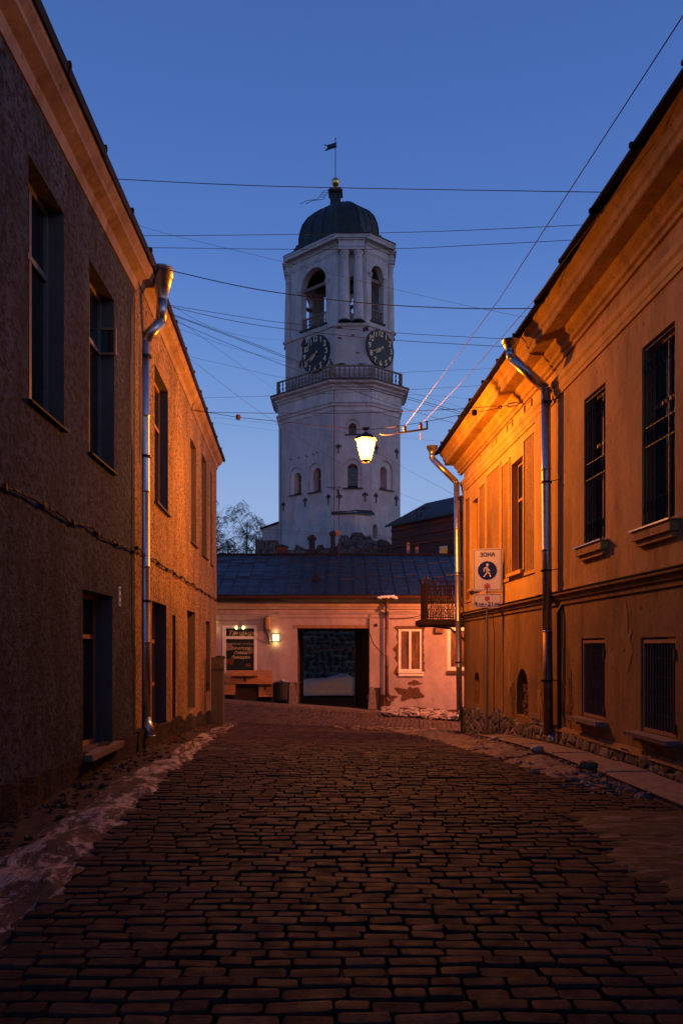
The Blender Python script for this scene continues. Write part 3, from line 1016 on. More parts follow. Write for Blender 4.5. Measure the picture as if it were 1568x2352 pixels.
for o in oR1:
    w = winframe(RH, R1, o[0] + .003, o[1] - .003, o[2] + .003, o[3] - .003, -.2, M['wood_frame'], M['glass'], .055, (.5,), (.66,))
    grille(R1, o, RH, -.03)
    m_ = MB(R1); m_.box(o[0] - .1, o[1] + .1, -.02, .12, o[2] - .16, o[2] - .03); m_.box(o[0] - .06, o[1] + .06, -.02, .07, o[2] - .24, o[2] - .163)
    so = m_.build('window_sill', M['ochre'], RH)
    m_ = MB(R1); m_.box(o[0] - .13, o[1] + .12, -.2, .15, o[2] - .028, o[2] - .006); m_.build('sill_sheet', M['zinc'], so)
for o in oR1b:
    m_ = MB(R1)
    th = .05
    s0, s1, z0, z1 = o[0] + .005, o[1] - .005, o[2] + .01, o[3] - .03
    d = -.05
    m_.box(s0, s1, d, d + .03, z0, z0 + th); m_.box(s0, s1, d, d + .03, z1 - th, z1); m_.box(s0, s0 + th, d, d + .03, z0 + th, z1 - th); m_.box(s1 - th, s1, d, d + .03, z0 + th, z1 - th)
    w = m_.build('window', M['wood_frame'], RH)
    m_ = MB(R1); m_.box(o[0] + .003, o[1] - .003, -.2, -.19, o[2], o[3]); m_.build('pane', M['glass'], w)
    m_ = MB(R1)
    for i in range(1, 11):
        s = s0 + th + (s1 - s0 - 2 * th) * i / 11
        m_.tube([(s, d + .01, z0 + th), (s, d + .01, z1 - th)], .011, 5)
    for i in range(1, 5):
        z = z0 + (z1 - z0) * i / 5
        m_.box(s0 + th, s1 - th, d - .012, d - .004, z - .004, z + .004)
    m_.build('bars', M['bars'], w)
    for z in (z0 + .12, z1 - .2):
        m_ = MB(R1); m_.box(o[0] - .0, o[0] + .05, -.018, .02, z - .07, z + .07); m_.build('hinge', M['iron'], w)
    m_ = MB(R1); m_.box(o[0] - .12, o[1] + .14, -.1, .2, o[2] - .07, o[2] - .005, .01)
    so = m_.build('window_sill', M['granite'], RH)
    m_ = MB(R1); m_.box(o[0] - .04, o[1] + .05, -.02, .08, o[2] - .14, o[2] - .075, .01); m_.build('sill_support', M['ochre_low'], so)
for i, o in enumerate(oR2):
    winframe(RH, R2, o[0] + .003, o[1] - .003, o[2] + .003, o[3] - .003, -.2, M['wood_frame'], M['glass'], .06, (.5,), (.66,))
    m_ = MB(R2); m_.box(o[0] - .12, o[1] + .12, -.02, .1, o[2] - .1, o[2] - .02); m_.build('window_sill', M['ochre_light'], RH)
# roughcast panels set between the pale bands of the far facade
zt_, zb_ = EYE + 4.45, EYE + 1.55
for xa, xb, t0, b0_ in ((1205, 1229, 4.42, 1.62), (1153.5, 1170, 4.3, 1.62), (1119, 1149.5, 4.42, 1.25), (1101, 1115.5, 4.3, 1.62), (1067, 1080, 4.3, 1.4)):
    a, b = sorted((R2.sx(xa), R2.sx(xb)))
    m_ = MB(R2)
    for q in ((a - .07, b + .07, t0, t0 + .07), (a - .07, b + .07, b0_ - .07, b0_), (a - .07, a, b0_, t0), (b, b + .07, b0_, t0)):
        m_.box(q[0], q[1], -.01, .03, EYE + q[2], EYE + q[3])
    po = m_.build('panel_moulding', M['ochre_light'], RH)
    m_ = MB(R2); m_.box(a, b, -.01, .006, EYE + b0_, EYE + t0); m_.build('roughcast_field', M['ochre_rough'], po)
m_ = MB(R2); a, b = sorted((R2.sx(1233), R2.sx(1252))); m_.box(a, b, -.01, .045, zS + .1, EYE + 4.6); m_.build('pilaster', M['ochre_light'], RH)
m_ = MB(R2); m_.box(R2.L - .28, R2.L + .03, -.1, .04, zS + .1, EYE + 4.6); m_.build('pilaster', M['ochre_light'], RH)
# niches
for i, o in enumerate(oR2n):
    no = MB(R2); no.box(o[0] - .02, o[1] + .02, -.32, -.25, o[2] - .1, o[3] + .1); no_ = no.build('niche_back', M['ochre_low'], RH)
    if i == 0:
        z = o[2] + .01
        while z < o[3] - .35:
            s = o[0] + .01
            while s < o[1] - .35:
                m_ = MB(R2); m_.box(s, min(s + .2, o[1] - .3), -.27, -.07 + random.uniform(-.02, .02), z, z + .07, .006); m_.build('brick', M['patch'], RH)
                s += .215
            z += .085
# plinth of rough stone
rough_strip(R1, 0, R1.L, lambda s: -.2, lambda s: .27, .09, .13, .035, 11).build('plinth', M['rubble'], RH)
rough_strip(R2, 0, R2.L + .05, lambda s: zg(4, 14.9 + s) - .15, lambda s: .25 - .024 * s + .05 * math.sin(s * 2.1), .09, .12, .05, 13).build('plinth', M['rubble'], RH)
m_ = MB(R1); m_.sweep([(0, .25), (.1, .25), (.03, .33), (0, .33)], 0, R1.L); m_.build('plinth_ledge', M['ochre_low'], RH)
# plaster losses
for (x_, y_, rs, rz, sd, mt) in ((1310, 1600, .09, .35, 21, 'patch'), (1295, 1540, .12, .3, 22, 'patch_mid'), (1440, 1470, .2, .3, 23, 'patch_mid'), (1300, 1640, .2, .14, 24, 'patch')):
    s, z = R1.px(x_, y_); patch(R1, s, z, rs, rz, .005, sd, 34, .6).build('bare_patch', M[mt], RH)
for (x_, y_, rs, rz, sd, mt) in ((1170, 1560, .18, .5, 31, 'patch_mid'), (1178, 1600, .15, .35, 32, 'patch'), (1240, 1610, .16, .3, 33, 'patch_mid'), (1140, 1640, .4, .15, 34, 'rubble'), (1230, 1660, .3, .12, 35, 'rubble')):
    s, z = R2.px(x_, y_); patch(R2, s, z, rs, rz, .006, sd, 34, .6).build('bare_patch', M[mt], RH)
# cable dropping down the facade
cb = thing('drop_cable', 'thin cable running down the ochre facade behind the sign post', 'cable', tuple(R2(R2.sx(1138), .02, 0)))
m_ = MB(R2); s_ = R2.sx(1136); m_.tube([(s_, .06, zS - .1), (s_ - .02, .02, zS - .6), (s_ + .02, .02, .9), (s_ - .01, .03, .2), (s_, .16, -.1)], .009, 5); m_.build('strand', M['cable'], cb)

Yq = 14.85
pq = [P(1172, 806, Yq), P(1175, 822, Yq), P(1250, 893, Yq), P(1254, 1450, Yq), P(1266, 1690, Yq), P(1276, 1706, Yq - .1)]
pq[2].x = P(1253, 0, Yq).x; pq[3].x = pq[2].x + .03; pq[4].x = pq[3].x + .02
dp2 = downpipe('tall downpipe near the middle of the ochre facade, its foot rusty and dark', pq, .09, (.155, .2),
               [((pq[2].x + .01, Yq, EYE + h), (pq[2].x + .2, Yq - .2, EYE + h + .02)) for h in (4.6, 3.1, 1.45, -.6)], None, M['rustpipe'])
m_ = MB(R1); s_ = R1.sx(1292)
m_.tube([(s_, .0, zS - .15), (s_, .08, zS - .3), (s_, .07, .9), (s_, .07, -.1)], .035, 8)
tag(m_.build('conduit', M['iron'], None), 'thin dark service pipe beside the foot of the ochre house downpipe', 'pipe')
Ye = 23.2
pe = [P(992, 1042, Ye), P(992, 1053, Ye), P(1048, 1108, Ye), P(1056, 1640, Ye), P(1049, 1652, Ye - .1)]
pe[3].x = pe[2].x + .09
downpipe('orange glinting downpipe at the far corner of the ochre house', pe, .085, (.16, .22),
         [((pe[2].x + .05, Ye, EYE + h), (pe[2].x + .3, Ye + .1, EYE + h + .02)) for h in (4.4, 2.2, -.4)])
# ------------------------------------------------------------------ iron balcony behind the far corner
BA = thing('iron_balcony', 'ornate rusty iron balcony on a curved bracket behind the corner downpipe', 'balcony', (3.6, 25.3, 2.6))
bx0, bx1, by0, by1 = (977 - 784) / F * 24.9, 4.3, 24.6, 26.2
zf_, zt2 = EYE + (1490 - 1424) / F * 24.9, EYE + (1490 - 1338) / F * 24.9
m_ = MB(); m_.box(bx0 - .2, bx1, by0 - .05, by1, zf_ - .16, zf_); m_.box(bx0 - .12, bx1, by0, by1, zf_ - .2, zf_ - .163); m_.build('floor_slab', M['rust'], BA)
m_ = MB()
m_.tube([(bx0 + .15, by0 + .1, zf_ - .2), (bx0 + .75, by0 + .1, zf_ - .28), (bx0 + 1.15, by0 + .1, zf_ - .6), (bx0 + 1.55, by0 + .1, zf_ - 1.25)], .035, 6)
m_.build('bracket', M['iron'], BA)


def rail_panel(p0, p1, nm):
    m_ = MB(); a, b = Vector(p0), Vector(p1); L = (b - a).length; u = (b - a) / L
    pt = lambda s, z: tuple(a + u * s + Vector((0, 0, z)))
    H = zt2 - zf_
    for z in (.06, H * .55, H * .87, H): m_.tube([pt(0, z), pt(L, z)], .018 if z == H else .012, 5)
    n = max(2, int(L / .3))
    w = L / n
    for i in range(n + 1): m_.tube([pt(i * w, 0), pt(i * w, H)], .012, 5)
    def ell(c, z, r, h, a0=0, a1=2 * PI):
        m_.tube([pt(c + r * math.cos(a0 + (a1 - a0) * q / 12), z + h * math.sin(a0 + (a1 - a0) * q / 12)) for q in range(13)], .009, 4)
    for i in range(n):
        c = (i + .5) * w
        ell(c, H * .93, w * .22, H * .05); ell(c - w * .3, H * .93, w * .12, H * .04); ell(c + w * .3, H * .93, w * .12, H * .04)
        ell(c, H * .72, w * .2, H * .13); ell(c - w * .3, H * .72, w * .14, H * .1); ell(c + w * .3, H * .72, w * .14, H * .1)
        ell(c, H * .38, w * .28, H * .14); ell(c, H * .38, w * .12, H * .08); ell(c, H * .16, w * .2, H * .06)
        for q in (-.33, -.17, .17, .33): m_.tube([pt(c + w * q, .06), pt(c + w * q, H * .28)], .009, 4); m_.tube([pt(c + w * q, H * .55), pt(c + w * q, H * .62)], .009, 4)
        for q in (-.4, .4): m_.tube([pt(c + w * q, .06), pt(c + w * q, H * .87)], .01, 4)
    m_.build(nm, M['rust'], BA)


rail_panel((bx0, by0, zf_), (bx1, by0, zf_), 'front_railing')
rail_panel((bx0, by0, zf_), (bx0, by1, zf_), 'side_railing')
rail_panel((bx0, by1, zf_), (bx1, by1, zf_), 'back_railing')
for x_, y_ in ((bx0, by0), (bx0, by1), (bx1 - .45, by0)):
    m_ = MB(); m_.box(x_ - .025, x_ + .025, y_ - .025, y_ + .025, zf_, zt2 + .06); m_.lathe([(.02, 0), (.045, .03), (.03, .07), (.045, .1), (.008, .17)], (x_, y_, zt2 + .06), 8); m_.build('corner_post', M['rust'], BA)
bw = thing('rear_wing', 'dark end wing of the ochre house that carries the balcony', 'building', (6, 25, 0))
m_ = MB(); m_.box(bx1, 9.5, 23.7, 26.4, -1.6, 6.9); m_.build('wall', M['ochre_low'], bw)

# ------------------------------------------------------------------ gatehouse
GH = thing('gatehouse', 'low pink plastered gatehouse with standing seam roof and wide cart entrance', 'building', (-1, 33, -.5))
g_ = lambda x, y: G.px(x, y)
oG = []
so0, zo1 = g_(682, 1443); so1, _ = g_(848, 1443)
gate = (so0, so1, -1.6, zo1)
wa, wzt = g_(915, 1438); wb, wzb = g_(969.5, 1543)
win1 = (wa, wb, wzb, wzt)
wc, _ = g_(1027, 1438); wd_, _ = g_(1081, 1438)
win2 = (wc, wd_, wzb + .05, wzt - .05)
pa, pzt = g_(511, 1437); pb, pzb = g_(590, 1546)
win0 = (pa, pb, pzb, pzt)
zwt = 3.78
m_ = MB(G); wall(m_, 0, G.L, -1.8, zwt, [gate, win1, win2, win0], .3); m_.build('front_wall', M['pink'], GH)
m_ = MB()     # passage walls, ceiling, ends
for x_ in (gate[0] - 12, gate[1] - 12):
    m_.box(x_ - .001 if x_ < 0 else x_, x_ if x_ < 0 else x_ + .001, 33.3, 38.5, -1.6, zo1)
m_.box(gate[0] - 12, gate[1] - 12, 33.3, 38.5, zo1, zo1 + .05)
m_.box(-12, gate[0] - 12 - .3, 38.2, 38.5, -1.6, 3.7); m_.box(gate[1] - 12 + .3, 10, 38.2, 38.5, -1.6, 3.7)
m_.box(-12.0, -11.9, 33.3, 38.2, -1.6, 3.7); m_.box(9.9, 10, 33.3, 38.2, -1.6, 3.7)
m_.build('passage_wall', M['rubble'], GH)
# cornice bands; the left stretch sits a little lower
c1 = G.sx(640); c2 = G.sx(690)
for a, b, dz in ((0, c1, -.09), (c1, G.L, 0)):
    m_ = MB(G); m_.sweep([(-.01, 3.02 + dz), (.04, 3.02 + dz), (.06, 3.08 + dz), (.06, 3.15 + dz), (.1, 3.2 + dz), (.11, 3.24 + dz), (.03, 3.28 + dz), (-.01, 3.28 + dz)], a, b)
    m_.build('lower_band', M['pink'], GH)
m_ = MB(G); m_.sweep([(-.01, 3.38), (.08, 3.38), (.1, 3.44), (.15, 3.5), (.17, 3.6), (.24, 3.68), (.24, 3.79), (-.01, 3.79)], 0, G.L); m_.build('upper_band', M['pink'], GH)
m_ = MB(G); m_.box(gate[0] - .12, gate[1] + .12, -.05, .03, zo1 - .005, zo1 + .13, .008); m_.build('gate_lintel', M['wood_frame'], GH)
for a, b, zt_ in ((0, G.sx(519), -.05), (G.sx(519), gate[0], g_(650, 1568)[1]), (gate[1], G.sx(874), g_(860, 1580)[1])):
    m_ = MB(G); m_.box(a, b, -.01, .03, -1.6, zt_); m_.build('plinth', M['pinkdark'], GH)
m_ = MB(G); m_.box(gate[1] + .003, G.sx(873), .0, .07, g_(860, 1580)[1] + .003, 3.0); m_.build('pier', M['pink'], GH)
# roof: every sheet between two seams
zE, zK = EYE + (1490 - 1366) / F * 32.55, EYE + (1490 - 1274.5) / F * 38
panels = []
for v in range(3):
    m_ = MB(); w = .57; nn = 12
    def fn(i, j):
        t = j / nn
        return (w * i / 4, 32.55 + 5.45 * t, zE + (zK - zE) * t + .012 * noise.noise(Vector((i * .7 + v * 9, j * 1.1, 0))) * (1 if 0 < i < 4 else .3))
    m_.grid(fn, 4, nn)
    m_.ring([[(-.012, 32.55, zE - .02), (.012, 32.55, zE - .02), (.012, 32.55, zE + .035), (-.012, 32.55, zE + .035)],
             [(-.012, 38, zK - .02), (.012, 38, zK - .02), (.012, 38, zK + .035), (-.012, 38, zK + .035)]], True, True)
    for q in (.35, .7):
        q += v * .05
        m_.box(.0, w, 32.55 + 5.45 * q, 32.55 + 5.45 * q + .02, zE + (zK - zE) * q + .0, zE + (zK - zE) * q + .02)
    panels.append((m_, v))
roof_protos = [m_.build('roof_panel', M['roof'], GH) for m_, v in panels]
base_loc = [o.location.copy() for o in roof_protos]
for i, o in enumerate(roof_protos): o.location = base_loc[i] + Vector((-12 + .57 * i, 0, 0))
for i in range(3, 39):
    c = roof_protos[i % 3].copy(); COL.objects.link(c); c.parent = GH
    c.location = base_loc[i % 3] + Vector((-12 + .57 * i, 0, 0))
m_ = MB(); m_.face([(-12, 38, zK), (10.2, 38, zK), (10.2, 43.4, zE), (-12, 43.4, zE)]); m_.build('rear_roof', M['roof'], GH)
m_ = MB(); m_.tube([(-12, 38, zK + .03), (10.2, 38, zK + .03)], .05, 6); m_.build('ridge_cap', M['black'], GH)
m_ = MB(); m_.box(-12, 10.2, 32.48, 32.56, zE - .16, zE - .03); m_.build('gutter', M['rust'], GH)
m_ = MB(); m_.sweep([(.0, 0), (.05, 0), (.05, .1), (0, .1)], 0, 1) if False else m_.box(-12, 10.2, 32.56, 32.78, zE - .3, zE - .17); m_.build('eave_board', M['roof'], GH)
# little triangular vent
tv = P(726, 1341, 34.6)
m_ = MB(); m_.ring([[(tv.x - .26, tv.y - .25, tv.z - .0), (tv.x + .26, tv.y - .25, tv.z), (tv.x, tv.y - .25, tv.z + .5)], [(tv.x - .03, tv.y + .9, tv.z + .48), (tv.x + .03, tv.y + .9, tv.z + .48), (tv.x, tv.y + .9, tv.z + .5)]], True, True)
m_.build('roof_vent', M['black'], GH)
# windows
w = winframe(GH, G, win1[0] + .003, win1[1] - .003, win1[2] + .003, win1[3] - .12, -.1, M['white_frame'], M['glass_warm'], .1, (.49,), (), dep=.07)
m_ = MB(G); m_.box(win1[0], win1[1], -.28, .0, win1[3] - .117, win1[3]); m_.build('window_head', M['patch'], GH)
m_ = MB(G); m_.box(win1[0] - .02, win1[1] + .06, -.1, .1, win1[2] - .06, win1[2]); m_.box(win1[0] - .0, win1[1] + .05, -.05, .08, win1[2] - .18, win1[2] - .09); m_.box(win1[0], win1[1], -.05, .05, win1[2] - .09, win1[2] - .06)
m_.build('window_sill', M['white_frame'], GH)
winframe(GH, G, win2[0] + .003, win2[1] - .003, win2[2] + .003, win2[3] - .003, -.1, M['white_frame'], M['glass_warm'], .14, (.5,), (), dep=.07)
m_ = MB(G); m_.box(win2[0] - .03, win2[1] + .03, -.05, .08, win2[2] - .14, win2[2] - .01); m_.build('window_sill', M['patch'], GH)
# bare masonry round the window
def edge_strip(sx0, zlo, zhi, wdt, sd):
    m_ = MB(G); n = 30; out = []
    for i in range(n + 1):
        z = zlo + (zhi - zlo) * i / n
        out.append((sx0, z, max(.02, wdt * (.55 + 1.1 * noise.noise(Vector((z * 3.2, sd, 0))) + .5 * noise.noise(Vector((z * 11, sd, 4)))))))
    for (s, z, w_), (s2, z2, w2) in zip(out, out[1:]):
        sg = -1 if sd % 2 else 1
        m_.face([(s, .006, z), (s + sg * abs(w_), .006, z), (s2 + sg * abs(w2), .006, z2), (s2, .006, z2)])
        m_.face([(s + sg * abs(w_), .006, z), (s + sg * (abs(w_) + .015), -.01, z), (s2 + sg * (abs(w2) + .015), -.01, z2), (s2 + sg * abs(w2), .006, z2)])
    m_.build('bare_masonry', M['patch'], GH)
edge_strip(win1[0], win1[2] - .15, win1[3], .2, 41)
edge_strip(win1[1], win1[2], win1[3], .12, 42)
s, z = g_(938, 1592); patch(G, s, z, .52, .32, .006, 51, 44, .45).build('bare_masonry', M['patch'], GH)
s, z = g_(953, 1570); patch(G, s, z, .26, .1, .006, 52, 30, .45).build('bare_masonry', M['patch'], GH)
s, z = g_(885, 1605); patch(G, s, z, .5, .22, .006, 53, 40, .5).build('bare_masonry', M['patch'], GH)
rough_strip(G, G.sx(895), G.L, lambda s: -1.4, lambda s: g_(1000, 1628)[1] + .08 * math.sin(s * 3) + .1 * noise.noise(Vector((s * 2.4, 3, 3))), .02, .1, .03, 44).build('footing', M['patch'], GH)
# shop window with two printed boards
m_ = MB(G)
a, b, c, e = win0
for q in ((a, b, e - .12, e), (a, a + .14, c, e - .12), (b - .12, b, c, e - .12), (a + .14, b - .12, e - .56, e - .44), (a + .14, b - .12, c, c + .05)): m_.box(q[0], q[1], -.12, .02, q[2], q[3])
SW = m_.build('shop_window', M['white_frame'], GH)
m_ = MB(G); m_.box(a + .2, b - .2, -.06, -.03, e - .43, e - .14); b1 = m_.build('signboard', M['poster'], SW)
m_ = MB(G); m_.box(a + .14, b - .12, -.06, -.03, c + .05, e - .56); b2 = m_.build('menu_board', M['poster'], SW)


def text(body, loc, size, mat, parent, name='lettering', rot=(PI / 2, 0, 0), shear=0.0, extrude=.002, sp=1.0, xs=1.0):
    cu = bpy.data.curves.new('text_shape', 'FONT')
    cu.body = body; cu.size = size; cu.align_x = 'CENTER'; cu.align_y = 'CENTER'; cu.shear = shear; cu.extrude = extrude; cu.space_character = sp
    cu.offset = size * .012
    cu.resolution_u = 3
    cu.materials.append(mat)
    tmp = bpy.data.objects.new(name, cu); COL.objects.link(tmp)
    me = bpy.data.meshes.new_from_object(tmp)
    bpy.data.objects.remove(tmp); bpy.data.curves.remove(cu)
    o = bpy.data.objects.new(name, me); COL.objects.link(o)
    o.rotation_euler = rot
    o.scale = (xs, 1, 1)
    o.location = Vector(loc) - (wl(parent) if parent else Vector((0, 0, 0)))
    o.parent = parent
    return o


def text_fit(body, x0, x1, z0, z1, y, mat, parent, name='lettering'):
    o = text(body, (0, 0, 0), 1.0, mat, None, name, extrude=.001)
    vs = [v.co.copy() for v in o.data.vertices]
    ax, bx = min(v.x for v in vs), max(v.x for v in vs); ay, by = min(v.y for v in vs), max(v.y for v in vs)
    for v in o.data.vertices:
        v.co.x = (v.co.x - ax) / (bx - ax) * (x1 - x0); v.co.y = (v.co.y - ay) / (by - ay) * (z1 - z0)
    o.location = Vector((x0, y, z0)) - wl(parent); o.parent = parent
    return o


def gp(x, y, d=.0): return tuple(P(x, y, 33 - d))
text('Тандыр', gp(552, 1455, -.025), .26, M['poster_text'], GH, shear=.3, xs=1.1)
text('Горячие', gp(549, 1465, -.025), .13, M['poster_text'], GH, shear=.3)
text('Кавказские лепёшки', gp(552, 1479, -.025), .12, M['poster_dim'], GH, shear=.3)
for wd, y in (('Хачапури', 1489), ('Лаваш', 1499.5), ('Ламаджо', 1510)):
    text(wd, gp(552, y, -.025), .17, M['poster_text'], GH, shear=.3)
for cx_, cy_, w_, h_, rt, mt in ((526, 1487, .2, .21, .15, 'food_a'), (575, 1495, .2, .2, .3, 'food_a'), (528, 1520, .24, .18, -.1, 'food_b'), (570, 1528, .16, .16, .0, 'food_b'), (572, 1461, .08, .08, 0, 'food_a')):
    w_ *= .62; h_ *= .62; p = gp(cx_, cy_, -.026); m_ = MB()
    q = [(-w_, -h_), (w_, -h_), (w_, h_), (-w_, h_)]
    m_.ring([[(p[0] + math.cos(rt) * x_ - math.sin(rt) * z_, p[1] + dy, p[2] + math.sin(rt) * x_ + math.cos(rt) * z_) for x_, z_ in q] for dy in (.004, 0)], True, True)
    if cx_ == 570 or cx_ == 572: m_ = MB(); m_.ring([[(p[0] + w_ * 1.2 * math.cos(q_ / 16 * 2 * PI), p[1] + dy, p[2] + h_ * .8 * math.sin(q_ / 16 * 2 * PI)) for q_ in range(16)] for dy in (.004, 0)], True, True)
    m_.build('food_picture', M[mt], b2 if cy_ > 1470 else b1)
# window lamp with two bulbs
WL = thing('picture_lamp', 'small twin bulb lamp glowing above the shop window', 'lamp', gp(550, 1443, .1))
m_ = MB(); c = P(550.5, 1442, 32.85); m_.box(c.x - .1, c.x + .1, c.y, c.y + .12, c.z - .08, c.z + .08); m_.build('housing', M['iron'], WL)
for sg in (-1, 1):
    m_ = MB(); cc_ = (c.x + sg * .14, c.y + .02, c.z - .07); m_.lathe([(.03, 0), (.055, .04), (.055, .1), (.03, .14)], cc_, 10); m_.build('bulb', M['lamp_warm'], WL, smooth=True)
point('bulb_light', (c.x, c.y - .04, c.z), 1.6, (1, .62, .22), .04, WL)


def wall_lamp(px_, py_, label, group='slatted wall lamps on the gatehouse'):
    c = P(px_, py_, 32.9)
    o = thing('wall_lamp', label, 'lamp', tuple(c), group=group)
    m_ = MB(); m_.box(c.x - .17, c.x + .17, c.y, c.y + .1, c.z + .155, c.z + .18); m_.box(c.x - .17, c.x + .17, c.y, c.y + .1, c.z - .18, c.z - .155); m_.box(c.x - .13, c.x + .13, c.y + .085, c.y + .1, c.z - .155, c.z + .155); m_.build('frame', M['iron'], o)
    m_ = MB()
    for i in range(8): m_.box(c.x - .16 + i * .0457 - .006, c.x - .16 + i * .0457 + .006, c.y - .008, c.y + .0, c.z - .155, c.z + .155)
    m_.build('slats', M['iron'], o)
    m_ = MB(); m_.box(c.x - .13, c.x + .13, c.y + .02, c.y + .08, c.z - .14, c.z + .14); m_.build('diffuser', M['lamp_warm'], o)
    point('lamp_light', (c.x, c.y - .02, c.z + .24), 3.2, (1, .6, .2), .05, o)
    point('lamp_light', (c.x, c.y - .02, c.z - .24), 3.8, (1, .6, .2), .05, o)
    return o


wall_lamp(633, 1465, 'small slatted wall lamp glowing yellow left of the cart entrance')
wall_lamp(487, 1430, 'slatted wall lamp half hidden by the corner of the left house')
# projecting sign box
PB = thing('projecting_sign', 'narrow ornamented sign box jutting from the pink wall beside the slatted lamp', 'sign', gp(612, 1430, .3))
c = P(611, 1431, 32.6)
m_ = MB(); m_.box(c.x - .05, c.x + .02, c.y, c.y + .37, c.z - .28, c.z + .28); m_.build('box', M['rust'], PB)
m_ = MB(); m_.box(c.x + .02, c.x + .13, c.y + .05, c.y + .37, c.z - .25, c.z + .25); m_.build('side_panel', M['ochre_light'], PB)
m_ = MB(); m_.tube([(c.x + .03, c.y + .1, c.z - .28), (c.x + .1, c.y + .2, c.z - .55), (c.x + .14, c.y + .33, c.z - .78)], .025, 6); m_.box(c.x + .1, c.x + .17, c.y + .3, c.y + .4, c.z - .85, c.z - .2); m_.build('bracket', M['zinc'], PB)
m_ = MB()
for i in range(6):
    m_.tube([(c.x - .015 + .02 * math.cos(q / 8 * 2 * PI), c.y - .005, c.z - .22 + i * .088 + .035 * math.sin(q / 8 * 2 * PI)) for q in range(9)], .006, 4)
m_.build('ornament', M['ochre_light'], PB)
# roof downpipe of the gatehouse
pg = [P(888, 1388, 32.7), P(888, 1396, 32.7), P(888, 1412, 32.8), P(889, 1603, 32.8), P(891, 1611, 32.7)]
for q in pg[1:4]: q.x = pg[0].x
downpipe('rust coloured downpipe dividing the pink gatehouse front', pg, .075, (.19, .22), [((pg[0].x, 32.8, z), (pg[0].x + .02, 33, z)) for z in (2.6, 1.0, -.2)], M['rustpipe'])
m_ = MB()
for i in range(7): m_.blob((pg[0].x - .3 + i * .1, 32.5, zE - .1 + random.uniform(-.03, .03)), .14, .12, .07)
tag(m_.build('snow', M['snow'], None, smooth=True), kind='stuff')
# wires and little boxes on the wall
for i, (pts_, lb) in enumerate(((((848, 1413), (853, 1409), (884, 1407), (930, 1405), (975, 1408)), 'upper thin wire stapled across the pink wall under the cornice'),
                               (((894, 1421), (925, 1421), (948, 1418), (978, 1411)), 'lower sagging wire on the pink wall above the bare edged window'),
                               (((848, 1413), (847, 1450), (858, 1480), (884, 1508)), 'slack wire hanging diagonally from the lintel to the rust pipe'))):
    m_ = MB(); m_.tube([P(a, b, 32.92) for a, b in pts_], .011, 5); tag(m_.build('wall_wire', M['cable'], None), lb, 'cable', 'wires on the gatehouse wall')
c = P(863, 1436, 32.9); m_ = MB(); m_.box(c.x - .06, c.x + .06, c.y, c.y + .1, c.z - .06, c.z + .06); m_.tube([(c.x, c.y + .05, c.z), (c.x, c.y + .05, c.z + .5)], .008, 4)
tag(m_.build('camera_box', M['iron'], None), 'tiny dark junction box on the wall right of the lintel', 'box')
c = P(1011, 1447, 32.85); m_ = MB(); m_.box(c.x - .2, c.x + .15, c.y, c.y + .15, c.z - .12, c.z + .12)
tag(m_.build('meter_box', M['rustpipe'], None), 'small brown box on the pink wall between the two windows', 'box')
# gate leaf standing open
GL = thing('gate_leaf', 'dark plank gate leaf folded back inside the cart entrance', 'gate', (gate[1] - 12, 33.35, -1))
fr = Fr((gate[1] - 12 - .02, 33.35), ((816 - 784) / F * 35.2, 35.2))
for i in range(9):
    m_ = MB(fr); a = fr.L * i / 9; m_.box(a + .004, a + fr.L / 9 - .006, -.03, .03, -.95, zo1 - .03); m_.build('plank', M['darkwood'], GL)
m_ = MB(fr); m_.box(fr.L - .0, fr.L + .03, -.04, .04, -.95, zo1 - .03); m_.build('edge_strip', M['zinc'], GL)
# guard stones
for px_, lb, sg, yy in ((672, 'sloping guard stone left of the cart entrance', 1, 1609), (856, 'sloping guard stone right of the cart entrance', -1, 1618)):
    c = P(px_, yy, 32.7); m_ = MB()
    m_.ring([[(c.x - .15, 32.5, c.z - .2), (c.x + .2, 32.5, c.z - .2), (c.x + .2, 32.95, c.z - .2), (c.x - .15, 32.95, c.z - .2)] if sg > 0 else [(c.x - .2, 32.5, c.z - .2), (c.x + .15, 32.5, c.z - .2), (c.x + .15, 32.95, c.z - .2), (c.x - .2, 32.95, c.z - .2)],
             [(c.x - .14, 32.7, c.z + .62), (c.x + .08, 32.7, c.z + .62), (c.x + .08, 32.95, c.z + .62), (c.x - .14, 32.95, c.z + .62)],
             [(c.x - .09, 32.78, c.z + .7), (c.x + .03, 32.78, c.z + .7), (c.x + .03, 32.92, c.z + .7), (c.x - .09, 32.92, c.z + .7)]], True, True)
    tag(m_.build('guard_stone', M['granite'], None), lb, 'stone post', 'guard stones of the cart entrance')
